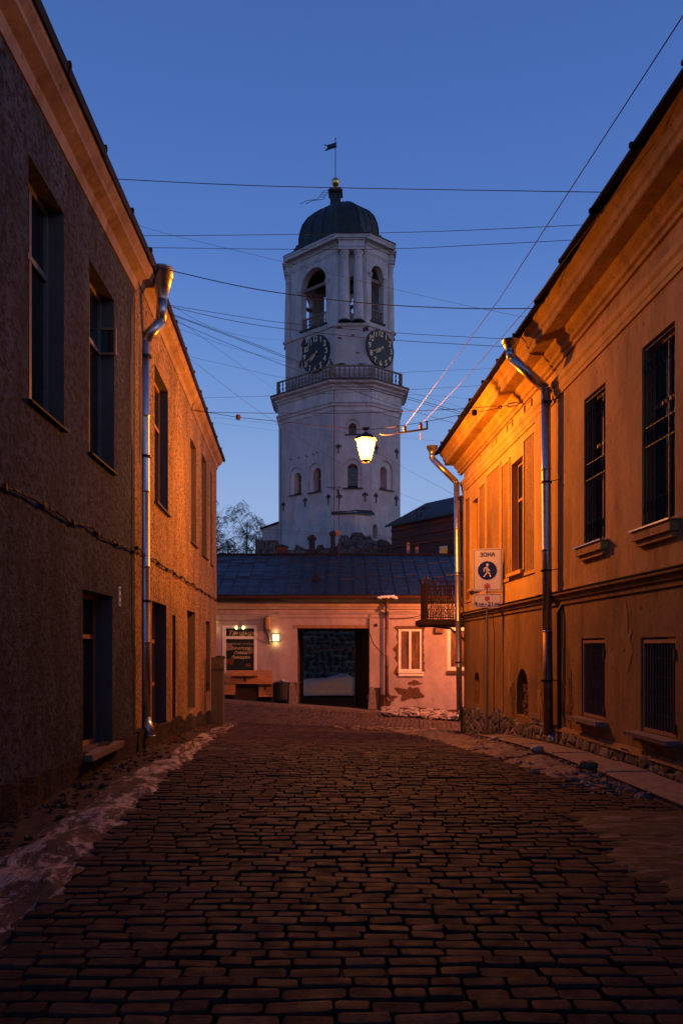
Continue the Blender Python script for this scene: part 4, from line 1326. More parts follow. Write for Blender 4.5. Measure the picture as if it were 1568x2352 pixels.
# plank counter
CT = thing('plank_counter', 'pine plank counter with fold down shelves under the shop window', 'counter', tuple(P(572, 1600, 32.5)))
def plank(x0, x1, y0, y1, d=.0):
    p0, p1 = P(x0, y1, 32.5 - d), P(x1, y0, 32.5 - d)
    m_ = MB(); m_.box(p0.x, p1.x, 32.5 - d, 32.56 - d, p0.z + .004, p1.z - .004, .004); return m_.build('plank', M['plank'], CT)
rows = [1540 + i * 6.3 for i in range(6)]
for a_, b_ in zip(rows, rows[1:]): plank(519, 626, a_, b_)
for a_, b_ in zip([1571.8 + i * 6.1 for i in range(5)], [1571.8 + i * 6.1 for i in range(1, 5)]): plank(512, 540, a_, b_); 
for a_, b_ in zip([1571.8 + i * 5.9 for i in range(6)], [1571.8 + i * 5.9 for i in range(1, 6)]): plank(594, 626, a_, b_)
for x0, x1, y_ in ((534, 593, 1551), (592, 626, 1569.5)):
    p0, p1 = P(x0, y_, 32.45), P(x1, y_, 32.45)
    m_ = MB(); m_.box(p0.x, p1.x, 32.2, 32.49, p0.z - .03, p0.z + .01); m_.build('shelf', M['plank'], CT)
    m_ = MB(); c_ = (p0.x + p1.x) / 2; m_.ring([[(c_ - .02, 32.24, p0.z - .03), (c_ - .02, 32.49, p0.z - .03), (c_ - .02, 32.49, p0.z - .3)], [(c_ + .02, 32.24, p0.z - .03), (c_ + .02, 32.49, p0.z - .03), (c_ + .02, 32.49, p0.z - .3)]], True, True); m_.build('shelf_bracket', M['iron'], CT)
c = P(572, 1568, 32.7); m_ = MB(); m_.box(P(519, 0, 32.7).x, P(626, 0, 32.7).x, 32.57, 32.9, c.z - .02, c.z + .03); m_.build('top', M['plank'], CT)
# bin
c = P(647, 1608, 32.55)
BN = thing('litter_bin', 'dark litter bin filled to the rim beside the plank counter', 'bin', tuple(c))
m_ = MB(); m_.lathe([(.23, 0), (.25, .1), (.27, .66), (.3, .68), (.3, .73), (.25, .73)], (c.x, 32.55, c.z), 14); m_.build('body', M['bin'], BN)
m_ = MB()
for i in range(7): m_.blob((c.x + random.uniform(-.18, .18), 32.5 + random.uniform(-.12, .12), c.z + .76 + random.uniform(-.02, .04)), .1, .09, .06, .5)
m_.build('rubbish', M['snowbag'], BN, smooth=True)
# courtyard seen through the entrance: boulder wall and snow pile
BW = thing('boulder_wall', 'dark field stone wall closing the yard behind the cart entrance', 'wall', (-1, 44.5, -.6))
m_ = MB(); m_.box(-6, 4, 44.55, 45.2, -1, 3.6); m_.build('wall_core', M['mortar'], BW)
z = -.5; ri = 0
while z < 3.15:
    hh = random.uniform(.26, .38)
    x = -3.3 + random.uniform(0, .3)
    while x < 2.4:
        w_ = random.uniform(.28, .52)
        m_ = MB(); m_.use_tone = True; m_.ct = random.random()
        m_.blob((x + w_ / 2, 44.6, z + hh / 2 + random.uniform(-.04, .04)), w_ * .5, .16, hh * .5, .3)
        m_.build('stone', M['fieldstone'], BW, smooth=True, recalc=False)
        x += w_ * .97
    z += hh * .96
m_ = MB()
sc_ = P(752, 1590, 42)
def fsn(i, j):
    x = -1 + 2 * i / 26; y = -1 + 2 * j / 14
    r = min(1, math.sqrt(x * x + y * y))
    h = 1.25 * (1 - r ** 2.2) * (.75 + .3 * noise.noise(Vector((x * 2, y * 2, 0)))) + .1 * noise.noise(Vector((x * 7, y * 7, 1)))
    return (sc_.x + x * 2.6 + .25, 41.8 + y * 1.5, -.62 + max(-.05, h * (1 if r < 1 else 0)))
m_.grid(fsn, 26, 14)
tag(m_.build('snow_pile', M['snow'], None, smooth=True), kind='stuff')
m_ = MB(); m_.grid(lambda i, j: (-7 + i * .6, 38.6 + j * .6, -.53 + .03 * noise.noise(Vector((i * .5, j * .5, 0)))), 18, 9)
tag(m_.build('snow_cover', M['snow'], None, smooth=True), kind='stuff')

# antenna mast on the roof ridge
AN = thing('antenna_mast', 'thin mast with a small rooftop antenna standing in front of the tower', 'antenna', tuple(P(778, 1340, 35.5)))
p0 = P(778, 1345, 35.5); p1 = P(778, 1117, 35.5)
m_ = MB(); m_.tube([p0, (p1.x, 35.5, p1.z)], .016, 5); m_.build('mast', M['iron'], AN)
m_ = MB()
m_.tube([P(752, 1120, 35.6), P(785, 1118, 35.2)], .01, 4); m_.tube([P(758, 1122, 35.6), P(776, 1127, 35.6)], .01, 4)
for x_ in (754, 759, 765, 771, 782):
    q = P(x_, 1120, 35.5); m_.tube([(q.x - .15, q.y - .3, q.z), (q.x + .15, q.y + .3, q.z)], .007, 4)
q = P(776, 1131, 35.5); m_.box(q.x - .04, q.x + .04, 35.45, 35.55, q.z - .08, q.z + .12)
m_.build('antenna_array', M['iron'], AN)
q = P(776, 1225, 35.5); m_ = MB(); m_.box(q.x - .1, q.x + .1, 35.4, 35.5, q.z - .12, q.z + .12); m_.build('amplifier_box', M['rustpipe'], AN)
m_ = MB()
for tx_, ty_ in ((725, 1342), (760, 1300), (815, 1290)): m_.tube([P(777, 1160, 35.5), P(tx_, ty_, 35.5)], .005, 3)
m_.build('guy_wires', M['cable'], AN)

# chimney and vents behind the gatehouse ridge
for (x0, x1, y0, y1, Yc, nm, lb, mt) in ((636, 660, 1253, 1290, 40, 'chimney', 'small brick chimney with a dark cap above the gatehouse ridge', 'brick'),
                                        (933.5, 940.5, 1242, 1290, 40, 'vent_pipe', 'taller of the two capped metal vents above the gatehouse ridge', 'rustpipe'),
                                        (953, 960.5, 1252, 1290, 40, 'vent_pipe', 'shorter of the two capped metal vents above the gatehouse ridge', 'rustpipe')):
    a, b = P(x0, y1, Yc), P(x1, y0, Yc)
    o = thing(nm, lb, 'chimney' if nm == 'chimney' else 'vent', (a.x, Yc, a.z))
    wd = b.x - a.x
    m_ = MB(); m_.box(a.x, b.x, Yc - wd / 2, Yc + wd / 2, a.z - .6, b.z - .1); m_.build('shaft', M[mt], o)
    m_ = MB(); m_.ring([[(a.x - .06, Yc - wd / 2 - .06, b.z - .1), (b.x + .06, Yc - wd / 2 - .06, b.z - .1), (b.x + .06, Yc + wd / 2 + .06, b.z - .1), (a.x - .06, Yc + wd / 2 + .06, b.z - .1)],
                        [((a.x + b.x) / 2 - .05, Yc - .05, b.z + .04), ((a.x + b.x) / 2 + .05, Yc - .05, b.z + .04), ((a.x + b.x) / 2 + .05, Yc + .05, b.z + .04), ((a.x + b.x) / 2 - .05, Yc + .05, b.z + .04)]], True, True)
    m_.build('cap', M['black'], o)

# ------------------------------------------------------------------ clock tower
P0, P1, P2, P3 = (-5.2, 66.0), (-.71, 62.0), (2.37, 62.0), (4.72, 64.0)
cc2 = (-.48, 133.1)
POLY = [P0, P1, P2, P3] + [(cc2[0] - q[0], cc2[1] - q[1]) for q in (P0, P1, P2, P3)]
CX, CY = -.35, 66.55
TW = thing('clock_tower', 'white octagonal clock tower with dark dome and gilded ball behind the gatehouse', 'tower', (CX, CY, 0))
zt_at = lambda y, Y=62.0: EYE + (1490 - y) / F * Y


def faces(pts):
    out = []
    n = len(pts)
    for i in range(n):
        fr_ = Fr(pts[i], pts[(i + 1) % n])
        mid = fr_.o + fr_.u * fr_.L / 2
        if fr_.n.dot(mid - Vector((CX, CY))) < 0: fr_.n = -fr_.n
        out.append(fr_)
    return out


def rings(mb, pts, prof, top=False, bot=False):
    mb.ring([[(q[0], q[1], z) for q in poly_off(pts, p)] for p, z in prof], top, bot)


SH = faces(POLY)
zSh = 20.3
def fpx(fr_, x0, x1, yt, yb):
    s0, s1 = sorted((fr_.sx(x0), fr_.sx(x1)))
    xm = (x0 + x1) / 2
    return [s0, s1, fr_.px(xm, yb)[1], fr_.px(xm, yt)[1]]
# each visible window: (inner x0, x1, top, bottom), outer recess
WN = {0: [((673, 689, 1085, 1136), (665, 692, 1073, 1138)), ((717, 734.5, 1074, 1130), (708.5, 736.5, 1063, 1132))],
      1: [((798, 822, 1064, 1121), (789.6, 831, 1053, 1123)), ((800.5, 818.5, 970, 997), (795, 825, 962, 998))],
      2: [((875, 891, 1071, 1125), (872, 901, 1059, 1127))]}
zled = SH[1].px(800, 1180)[1]
for i, fr_ in enumerate(SH):
    ops = []
    inner = []
    for a, b in WN.get(i, []):
        o_ = fpx(fr_, *b); n_ = fpx(fr_, *a); ops.append(o_)
        n_[0] = max(n_[0], o_[0] + .05); n_[1] = min(n_[1], o_[1] - .05)
        inner.append((o_, n_))
    zlow = zled if i in (1, 2) else -1.5
    m_ = MB(fr_); wall(m_, 0, fr_.L, zlow, zSh, ops, .12)
    for o_ in ops: arch_fill(m_, o_[0], o_[1], o_[3] - (o_[1] - o_[0]) / 2, o_[3], .12, 0)
    m_.build('shaft_wall', M['white_brick'], TW)
    for o_, n_ in inner:
        m_ = MB(fr_); wall(m_, o_[0], o_[1], o_[2], o_[3], [n_[:2] + [n_[2] + .02, n_[3]]], .65, d=-.12)
        arch_fill(m_, n_[0], n_[1], n_[3] - (n_[1] - n_[0]) / 2, n_[3], .65, -.12)
        wr = m_.build('window_recess', M['white_trim'], TW)
        if i != 2:
            winframe(wr.parent, fr_, n_[0], n_[1], n_[2], n_[3], -.75, M['wood_frame'], M['glass'], .1, (), (.6,)) 
        else:
            m_ = MB(fr_); m_.box(n_[0], n_[1], -.8, -.75, n_[2], n_[3]); m_.build('niche_back', M['white_brick'], TW)
        if n_[3] - n_[2] > 1.2:
            m_ = MB(fr_)
            m_.ring([[(n_[0] - .05, -.7, n_[2] + .32), (n_[1] + .05, -.7, n_[2] + .32), (n_[1] + .05, -.7, n_[2] + .2), (n_[0] - .05, -.7, n_[2] + .2)],
                     [(o_[0] - .08, .12, o_[2] + .04), (o_[1] + .08, .12, o_[2] + .04), (o_[1] + .08, .12, o_[2] - .03), (o_[0] - .08, .12, o_[2] - .03)]], True, True)
        else:
            m_ = MB(fr_); m_.box(o_[0] - .1, o_[1] + .1, -.2, .08, o_[2] - .06, o_[2] + .02)
        m_.build('window_sill', M['lead'], TW)
# lower stage under the ledge where the corner is cut back
PL = (1.03, 60.86)
for a, b in ((P1, PL), (PL, P3)):
    fr_ = Fr(a, b)
    ops = []
    if a is PL:
        ops = [fpx(fr_, 856, 866, 1204, 1237)]
    m_ = MB(fr_); wall(m_, 0, fr_.L, -1.5, zled, ops, .5)
    for o_ in ops:
        arch_fill(m_, o_[0], o_[1], o_[3] - .2, o_[3], .5); m_.box(o_[0], o_[1], -.52, -.5, o_[2], o_[3])
    m_.build('shaft_wall', M['white_brick'], TW)
m_ = MB()
zq = zled
m_.ring([[(P1[0] - .1, 61.98, zq - .08), (PL[0] - .02, 60.68, zq - .22), (P2[0] + .22, 61.92, zq - .12)],
         [(P1[0] - .1, 61.98, zq + .02), (PL[0] - .02, 60.68, zq - .12), (P2[0] + .22, 61.92, zq - .02)],
         [(P1[0], 62.02, zq + .28), (PL[0] + .2, 62.03, zq + .34), (P2[0] - .02, 62.02, zq + .26)]], True, True)
m_.build('corner_ledge', M['lead'], TW)
# iron wall anchors
def anchor(fr_, x, yt, yb):
    s, z1 = fr_.px(x, yt); _, z0 = fr_.px(x, yb)
    m_ = MB(fr_); H = z1 - z0
    m_.box(s - .035, s + .035, .0, .06, z0, z1 - .1)
    m_.ring([[(s - .1, .0, z1 - .18), (s + .1, .0, z1 - .18), (s, .0, z1 + .05)], [(s - .1, .06, z1 - .18), (s + .1, .06, z1 - .18), (s, .06, z1 + .05)]], True, True)
    zc = z0 + H * .74
    for sg in (-1, 1):
        m_.tube([(s + sg * (.12 - .1 * math.cos(q / 9 * 1.7 * PI)), .03, zc + .1 * math.sin(q / 9 * 1.7 * PI)) for q in range(10)], .018, 4)
        m_.tube([(s + sg * (.13 - .035 * math.cos(q / 6 * 2 * PI)), .03, zc + .01 + .035 * math.sin(q / 6 * 2 * PI)) for q in range(7)], .014, 4)
    m_.box(s - .08, s + .08, .0, .07, zc - .04, zc + .02)
    m_.build('wall_anchor', M['iron'], TW)
for fi, x, yt, yb in ((0, 651, 1154, 1174), (0, 701, 1144, 1164), (0, 754, 1135, 1159), (1, 777, 1020, 1041), (1, 779, 1134, 1158), (1, 838.5, 1131, 1152),
                      (2, 863, 1132, 1156), (2, 909.5, 1139, 1162), (2, 910.5, 1031, 1054), (2, 864, 1023, 1043)):
    anchor(SH[fi], x, yt, yb)
for x, y in ((670, 1056), (688, 1052), (706, 1049), (722, 1045), (729, 1040)):
    s, z = SH[0].px(x, y); m_ = MB(SH[0]); m_.tube([(s, 0, z), (s, .18, z), (s, .18, z + .12)], .03, 4); m_.build('iron_hook', M['iron'], TW)
# upper mouldings of the shaft and the gallery cornice
m_ = MB(); rings(m_, POLY, [(-.0, 20.25), (.05, 20.28), (.05, 20.36), (.0, 20.37), (0, 20.62), (.1, 20.66), (.12, 20.84), (.2, 20.9), (.2, 21.0), (.06, 21.06), (.06, 21.86), (.16, 21.9), (.16, 22.0), (.3, 22.12), (.34, 22.24), (.5, 22.3), (.6, 22.36), (.6, 22.5), (.66, 22.54)])
m_.build('gallery_cornice', M['white_trim'], TW)
m_ = MB(); rings(m_, POLY, [(.7, 22.52), (.7, 22.6), (.0, 22.78), (-.6, 22.8)]); m_.build('gallery_floor', M['lead'], TW)
# balustrade with separate balusters
def balustrade(fr_, s0, s1, zb, zt2_, d, n, parent, post=True, bm_proto=[None]):
    m_ = MB(fr_); m_.box(s0, s1, d - .07, d + .07, zt2_ - .1, zt2_); m_.box(s0, s1, d - .06, d + .06, zb + .02, zb + .1)
    if post:
        for s in (s0, s1): m_.box(s - .08, s + .08, d - .09, d + .09, zb, zt2_ + .01)
    r_ = m_.build('railing', M['rail_wood'], parent)
    for i in range(n):
        s = s0 + (s1 - s0) * (i + .5) / n
        q = fr_(s, d, zb + .1)
        if bm_proto[0] is None:
            b_ = MB(); h = zt2_ - zb - .2
            b_.lathe([(.065, 0), (.055, .06 * h), (.03, .1 * h), (.095, .3 * h), (.05, .48 * h), (.03, .56 * h), (.05, .62 * h), (.085, .74 * h), (.03, .88 * h), (.055, .92 * h), (.055, h)], tuple(q), 7)
            o_ = b_.build('baluster', M['rail_wood'], r_, origin=tuple(q)); bm_proto[0] = (o_, h)
        else:
            o_ = bm_proto[0][0].copy(); COL.objects.link(o_); o_.parent = r_; o_.location = q - wl(r_)
            o_.scale = (1, 1, (zt2_ - zb - .2) / bm_proto[0][1])


PG = faces(poly_off(POLY, .08))
for i, fr_ in enumerate(PG):
    n = int(fr_.L / .36)
    balustrade(fr_, 0.05, fr_.L - .05, 22.76, 23.82, 0, n if i < 4 or i == 7 else 0, TW)
# clock stage
PU = poly_off(POLY, -.55)
UF = faces(PU)
zC1 = 27.3
for i, fr_ in enumerate(UF):
    m_ = MB(fr_); wall(m_, 0, fr_.L, 22.6, zC1, [], .1); m_.build('clock_stage_wall', M['white_brick'], TW)
m_ = MB(); rings(m_, PU, [(0, 27.05), (.1, 27.1), (.14, 27.2), (.14, 27.3), (.02, 27.36), (-.5, 27.4)]); m_.build('stage_moulding', M['white_trim'], TW)


def clock(fr_, px_, py_, r):
    s, z = fr_.px(px_, py_)
    m_ = MB(fr_)
    R = [[(s + rr * math.cos(2 * PI * i / 40), dd, z + rr * math.sin(2 * PI * i / 40)) for i in range(40)] for rr, dd in ((r * 1.02, .0), (r * 1.02, .1), (r * .985, .12), (r * .97, .1))]
    m_.ring(R, True, False)
    ck = m_.build('clock_face', M['clock'], TW)
    ang = math.atan2(fr_.u.y, fr_.u.x)
    for h in range(1, 13):
        a = PI / 2 - h * PI / 6
        q = fr_(s + r * .8 * math.cos(a), .125, z + r * .8 * math.sin(a))
        text(str(h), tuple(q), r * .42, M['goldpaint'], ck, 'numeral', (PI / 2, 0, ang), xs=1.0, sp=.8)
    for a_, L, w, nm in ((PI / 2 - (7 + 40 / 60) / 12 * 2 * PI, r * .5, .1, 'hour_hand'), (PI / 2 - 41 / 60 * 2 * PI, r * .72, .055, 'minute_hand')):
        m_ = MB(fr_)
        ca, sa = math.cos(a_), math.sin(a_)
        dd = .16 if nm == 'hour_hand' else .2
        def pt2(l, t): return (s + ca * l - sa * t, dd, z + sa * l + ca * t)
        m_.tube([pt2(-r * .12, 0), pt2(L, 0)], w * .3, 4)
        for k_, ll in enumerate((.15, .35, .55, .72)):
            for sg in (-1, 1):
                m_.tube([pt2(L * ll + .1 * L * math.sin(q / 5 * PI - PI / 2), sg * w * (1.5 - k_ * .25) * math.cos(q / 5 * PI - PI / 2)) for q in range(6)], w * .22, 3)
        m_.tube([pt2(-r * .16 + r * .05 * math.cos(q / 8 * 2 * PI), r * .05 * math.sin(q / 8 * 2 * PI)) for q in range(9)], w * .25, 3)
        m_.build(nm, M['goldpaint'], ck)


clock(UF[0], 726, 814, 1.5)
clock(UF[2], 871.5, 801.5, 1.46)
# patches where the whitewash has come off
for fi, x, y, rs, rz, sd in ((1, 778, 751, .2, .12, 61), (1, 788, 748, .25, .08, 62), (1, 779, 776, .2, .1, 63), (1, 809, 769, .12, .06, 64), (1, 821, 810, .16, .07, 65), (1, 838, 752, .2, .3, 66), (1, 830, 836, .3, .08, 67), (0, 697, 789, .2, .35, 68), (0, 690, 838, .15, .3, 69), (0, 760, 836, .18, .3, 70), (1, 783, 837, .3, .08, 71)):
    s, z = UF[fi].px(x, y); patch(UF[fi], s, z, rs, rz, .008, sd, 20, .7).build('bare_brick', M['brick'], TW)
# bell stage
PBell = poly_off(POLY, -.98)
BF = faces(PBell)
zb0, zb1 = 27.3, 33.1
for i, fr_ in enumerate(BF):
    if i in (0, 4): a, b = (.5 if i == 0 else .5) * fr_.L - 1.38, .5 * fr_.L + 1.38; ops = [(a, b, 27.95, 32.7)]; zs = 31.3
    elif i in (2, 6): a, b = .5 * fr_.L - .66, .5 * fr_.L + .66; ops = [(a, b, 27.95, 32.4)]; zs = 31.6
    else:
        c_ = fr_.L * .5; ops = [(c_ - .19, c_ + .19, 28.3, 31.2 if i in (1, 3, 7) else 32.7)]; zs = None
    if i == 1:
        s_ = fr_.sx(809.5); ops = [(s_ - .2, s_ + .2, 28.3, 31.2)]
    m_ = MB(fr_); wall(m_, 0, fr_.L, zb0, zb1, ops, .6, back=True)
    if zs: arch_fill(m_, ops[0][0], ops[0][1], zs, ops[0][3], .6, 0, 14, back=True)
    m_.build('bell_stage_wall', M['white_trim'], TW)
    if zs:
        a, b = ops[0][:2]
        for sg, e_ in ((-1, a), (1, b)):      # impost bands and sloping sill
            m_ = MB(fr_)
            lo, hi = (e_ - (.42 if i in (0, 4) else .3), e_ + .06) if sg < 0 else (e_ - .06, e_ + (.42 if i in (0, 4) else .3))
            m_.box(lo, hi, -.55, .12, zs - .12, zs); m_.box(lo + .03, hi - .03, -.5, .06, zs - .3, zs - .123)
            m_.build('impost', M['white_trim'], TW)
        m_ = MB(fr_); m_.box(a - .12, b + .12, -.1, .16, 27.76, 27.88); m_.build('opening_sill', M['lead'], TW)
        balustrade(fr_, a + .02, b - .02, 27.92, 28.85, -.15, 9 if i in (0, 4) else 5, TW, post=False)
        m_ = MB(fr_); m_.box(a - .0, b + .0, -.45, -.25, 31.12, 31.38); m_.build('tie_beam', M['rail_wood'], TW)
m_ = MB(); rings(m_, PBell, [(-.7, 27.35), (-3.0, 27.35)], True); m_.build('bell_floor', M['rail_wood'], TW)
m_ = MB(); rings(m_, PBell, [(-.6, 33.0), (-3.0, 33.0)], True); m_.build('bell_ceiling', M['darkwood'], TW)
m_ = MB(); m_.lathe([(.5, 0), (.42, .2), (.28, .75), (.2, .85), (.0, .9)], (0.4, 67.2, 30.0), 14); m_.tube([(.4, 67.2, 30.8), (.4, 67.2, 31.8)], .04, 5); m_.box(-2.2, 2.2, 67.1, 67.3, 31.75, 31.95)
m_.build('bell', M['iron'], TW)
# column pairs on the chamfered corners
colm = None
for i in (1, 3, 5, 7):
    fr_ = BF[i]
    if i == 1: S_ = [fr_.sx(791.5, .45), fr_.sx(822.5, .45)]
    else: S_ = [fr_.L * .5 - .56, fr_.L * .5 + .56]
    for s_ in S_:
        q = fr_(s_, .40 if i == 1 else .16, 27.36)
        if colm is None:
            m_ = MB(); m_.lathe([(.44, .12), (.41, .3), (.405, .5), (.4, 1.8), (.35, 4.0), (.30, 4.95), (.3, 5.0), (.34, 5.05), (.34, 5.1), (.30, 5.14), (.3, 5.3), (.38, 5.45), (.4, 5.5), (.4, 5.62)], tuple(q), 20)
            colm = m_.build('column', M['white_trim'], TW, origin=tuple(q), smooth=True)
            m_ = MB(); m_.lathe([(.5, 0), (.56, .04), (.5, .14), (.44, .18)], tuple(q), 20); m_.build('column_base', M['lead'], colm)
        else:
            c_ = dup_tree(colm, TW); c_.location = q - wl(TW)
# entablature, breaking forward over each column pair
m_ = MB(); rings(m_, PBell, [(.0, 33.0), (.04, 33.02), (.04, 33.14), (.08, 33.16), (.08, 33.3), (.0, 33.34), (0, 33.66), (.08, 33.7), (.14, 33.84), (.3, 33.92), (.34, 33.98), (.34, 34.12), (.44, 34.2), (.48, 34.34)])
m_.build('entablature', M['white_trim'], TW)
for i in (1, 3, 7):
    fr_ = BF[i]; a, b = (fr_.sx(791.5, .45) - .5, fr_.sx(822.5, .45) + .5) if i == 1 else (fr_.L * .5 - 1.02, fr_.L * .5 + 1.02)
    m_ = MB(fr_)
    dd_ = 0 if i == 1 else -.28
    for d_, z0_, z1_ in ((.80, 32.98, 33.2), (.84, 33.203, 33.36), (.78, 33.363, 33.7), (.88, 33.703, 33.82), (.98, 33.823, 33.93)):
        m_.box(a - (d_ - .8), b + (d_ - .8), -.0, d_ + dd_, z0_, z1_)
    m_.build('column_entablature', M['white_trim'], TW)
# roof skirt and dome
PC = poly_off(POLY, -.48)
m_ = MB(); rings(m_, PC, [(-.1, 33.92), (.02, 33.95), (.05, 34.15), (.1, 34.2), (.1, 34.33)]); m_.build('crown_cornice', M['white_trim'], TW)
m_ = MB()
def sc_ring(k, z): return [(CX + (q[0] - CX) * k, CY + (q[1] - CY) * k, z) for q in PC]
m_.ring([sc_ring(1.03, 34.32), sc_ring(1.035, 34.4), sc_ring(.83, 34.85), sc_ring(.83, 35.05), sc_ring(.79, 35.07), sc_ring(.79, 35.3)]); m_.build('roof_skirt', M['lead'], TW)
m_ = MB()
prof = [(.73, 35.2), (.725, 35.9), (.70, 36.5), (.65, 37.1), (.56, 37.65), (.43, 38.1), (.31, 38.42), (.18, 38.62), (.1, 38.68)]
m_.ring([sc_ring(a, b) for a, b in prof], True); m_.ring([sc_ring(.79, 35.29), sc_ring(.72, 35.36)])
m_.build('dome', M['lead'], TW)
for j in range(8):      # seams of the dome sheets
    for t_ in (.0, .33, .66):
        m_ = MB(); pts = []
        for a, b in prof[:-1]:
            r0 = Vector(sc_ring(a, b)[j]); r1 = Vector(sc_ring(a, b)[(j + 1) % 8]); pts.append(r0.lerp(r1, t_) + (r0.lerp(r1, t_) - Vector((CX, CY, b))).normalized() * .02)
        m_.tube(pts, .03 if t_ else .05, 4); m_.build('dome_seam', M['lead'], TW)
lx, ly = -.5, 66.5
rot = .75
m_ = MB()
def sq(r, z): return [(lx + r * math.cos(rot + PI / 2 * q), ly + r * math.sin(rot + PI / 2 * q), z) for q in range(4)]
m_.ring([sq(.62, 38.4), sq(.6, 39.62), sq(.84, 39.72), sq(.84, 39.84), sq(.68, 39.88), sq(.66, 40.05), sq(.12, 40.25)], True); m_.build('lantern', M['lead'], TW)
m_ = MB(); m_.lathe([(.1, -.46), (.09, -.38), (.2, -.32), (.31, -.18), (.35, 0), (.33, .14), (.25, .27), (.12, .34), (.03, .36)], (lx, ly, EYE + (1490 - 418.5) / F * 66.5), 24); m_.build('gilded_ball', M['gold'], TW, smooth=True)
zb_ = EYE + (1490 - 418.5) / F * 66.5
zp1 = EYE + (1490 - 319) / F * 66.5
m_ = MB(); m_.tube([(lx, ly, zb_), (lx, ly, zp1)], .035, 6); m_.lathe([(.03, 0), (.08, .06), (.03, .12)], (lx, ly, zp1), 8); m_.build('pole', M['iron'], TW)
zf1 = EYE + (1490 - 334) / F * 66.5
m_ = MB()
fl = [(.06, .22), (-.72, -.08), (-.94, .0), (-.74, -.22), (-.95, -.42), (-.6, -.36), (.06, -.12)]
fl = [(.1, .3), (-.78, .02), (-.66, -.16), (-.92, -.45), (.12, -.12), (.06, .06)]
m_.ring([[(lx + x_, ly - .02 + dy, zf1 + z_) for x_, z_ in fl] for dy in (0, .04)], True, True); m_.box(lx - .92, lx - .8, ly - .02, ly + .02, zf1 + .0, zf1 + .1)
m_.build('weather_vane', M['lead'], TW)
# dome ladder
m_ = MB()
for sg in (-.22, .22):
    m_.tube([(lx - .75 + sg, ly - .55, 39.7), (lx - 1.25 + sg, ly - 1.0, 38.75), (lx - 2.1 + sg, ly - 1.9, 38.1), (lx - 2.6 + sg, ly - 2.7, 37.4)], .02, 4)
for q in range(4):
    t_ = q / 4; m_.tube([(lx - .97 - .5 * t_, ly - .55 - .45 * t_, 39.7 - .95 * t_), (lx - .53 - .5 * t_, ly - .55 - .45 * t_, 39.7 - .95 * t_)], .018, 4)
m_.build('roof_ladder', M['iron'], TW)
# lightning conductor line down the shaft
m_ = MB(); pts = [SH[1](.15, .08, z + 0) for z in (22.2, 20.5, 18, 14, 9)]; m_.tube(pts, .025, 4); m_.build('conductor', M['cable'], TW)
m_ = MB(); pts = [SH[0](.35, .08, z) for z in (20, 15, 9)]; m_.tube(pts, .02, 4); m_.build('conductor', M['cable'], TW)

# lean-to at the foot of the tower
LT = thing('tower_annex', 'white lean-to with sloping roof at the left foot of the clock tower', 'building', (-6, 67, 0))
a, b = P(602, 1215, 66.5), P(641, 1200, 66.5)
m_ = MB(); m_.ring([[(a.x, 66.5, -1), (b.x + .2, 66.5, -1), (b.x + .2, 66.5, b.z), (a.x, 66.5, a.z)], [(a.x, 71, -1), (b.x + .2, 71, -1), (b.x + .2, 71, b.z), (a.x, 71, a.z)]], True, True); m_.build('wall', M['white_brick'], LT)
m_ = MB(); m_.ring([[(a.x - .15, 66.3, a.z - .02), (b.x + .2, 66.3, b.z + .05), (b.x + .2, 66.3, b.z + .15), (a.x - .15, 66.3, a.z + .08)], [(a.x - .15, 71.2, a.z - .02), (b.x + .2, 71.2, b.z + .05), (b.x + .2, 71.2, b.z + .15), (a.x - .15, 71.2, a.z + .08)]], True, True); m_.build('roof', M['black'], LT)

# ruined stone wall in front of the tower
RW = thing('ruined_wall', 'ragged rubble wall remains with brick stumps before the foot of the clock tower', 'wall', (-1, 58, 0))
tops = [(585, 1243), (602, 1241), (641, 1241), (643, 1262), (676, 1264), (679, 1250), (692, 1256), (700, 1262), (727, 1261), (729, 1252), (740, 1251), (745, 1258), (757, 1258), (772, 1255), (783, 1230), (794, 1228), (804, 1236), (807, 1223), (832, 1223), (836, 1232), (850, 1230), (857, 1240), (862, 1244), (872, 1238), (884, 1240), (900, 1252)]
m_ = MB(); Yr = 57.5; n = 150; cols_ = []
for i in range(n + 1):
    x = 585 + 315 * i / n
    y = lerp_tab(x, [t[0] for t in tops], [t[1] for t in tops]) + random.uniform(-1.2, 1.2)
    q = P(x, y, Yr); cols_.append((q.x, q.z))
def frw(i, j):
    x, zt_ = cols_[i]
    if j <= 6:
        z = 6.5 + (zt_ - 6.5) * j / 6 + (random.uniform(-.05, .05) if j < 6 else 0)
        return (x + random.uniform(-.03, .03), Yr + .14 * noise.noise(Vector((x * 2.5, z * 2.5, 0))) + random.uniform(-.05, .05), z)
    return (x, Yr + (.8 if j == 7 else .85), zt_ - .1 if j == 7 else 5)
m_.grid(frw, n, 8); m_.build('rubble_face', M['rubble'], RW)
m_ = MB(); m_.box(cols_[0][0], cols_[-1][0], Yr + .1, Yr + .8, -1, 7); m_.build('wall_base', M['rubble'], RW)
for x0, x1, yt in ((709.5, 722.5, 1229), (759, 769.5, 1219)):
    a, b = P(x0, 1275, 57.1), P(x1, yt, 57.1)
    m_ = MB(); m_.box(a.x, b.x, 57.0, 57.4, a.z - 1, b.z - .12); m_.box(a.x - .1, b.x + .1, 56.95, 57.45, b.z - .32, b.z - .12 + .003); m_.box(a.x + .05, b.x - .05, 57.0, 57.4, b.z - .12, b.z); m_.build('brick_stump', M['brick'], RW)

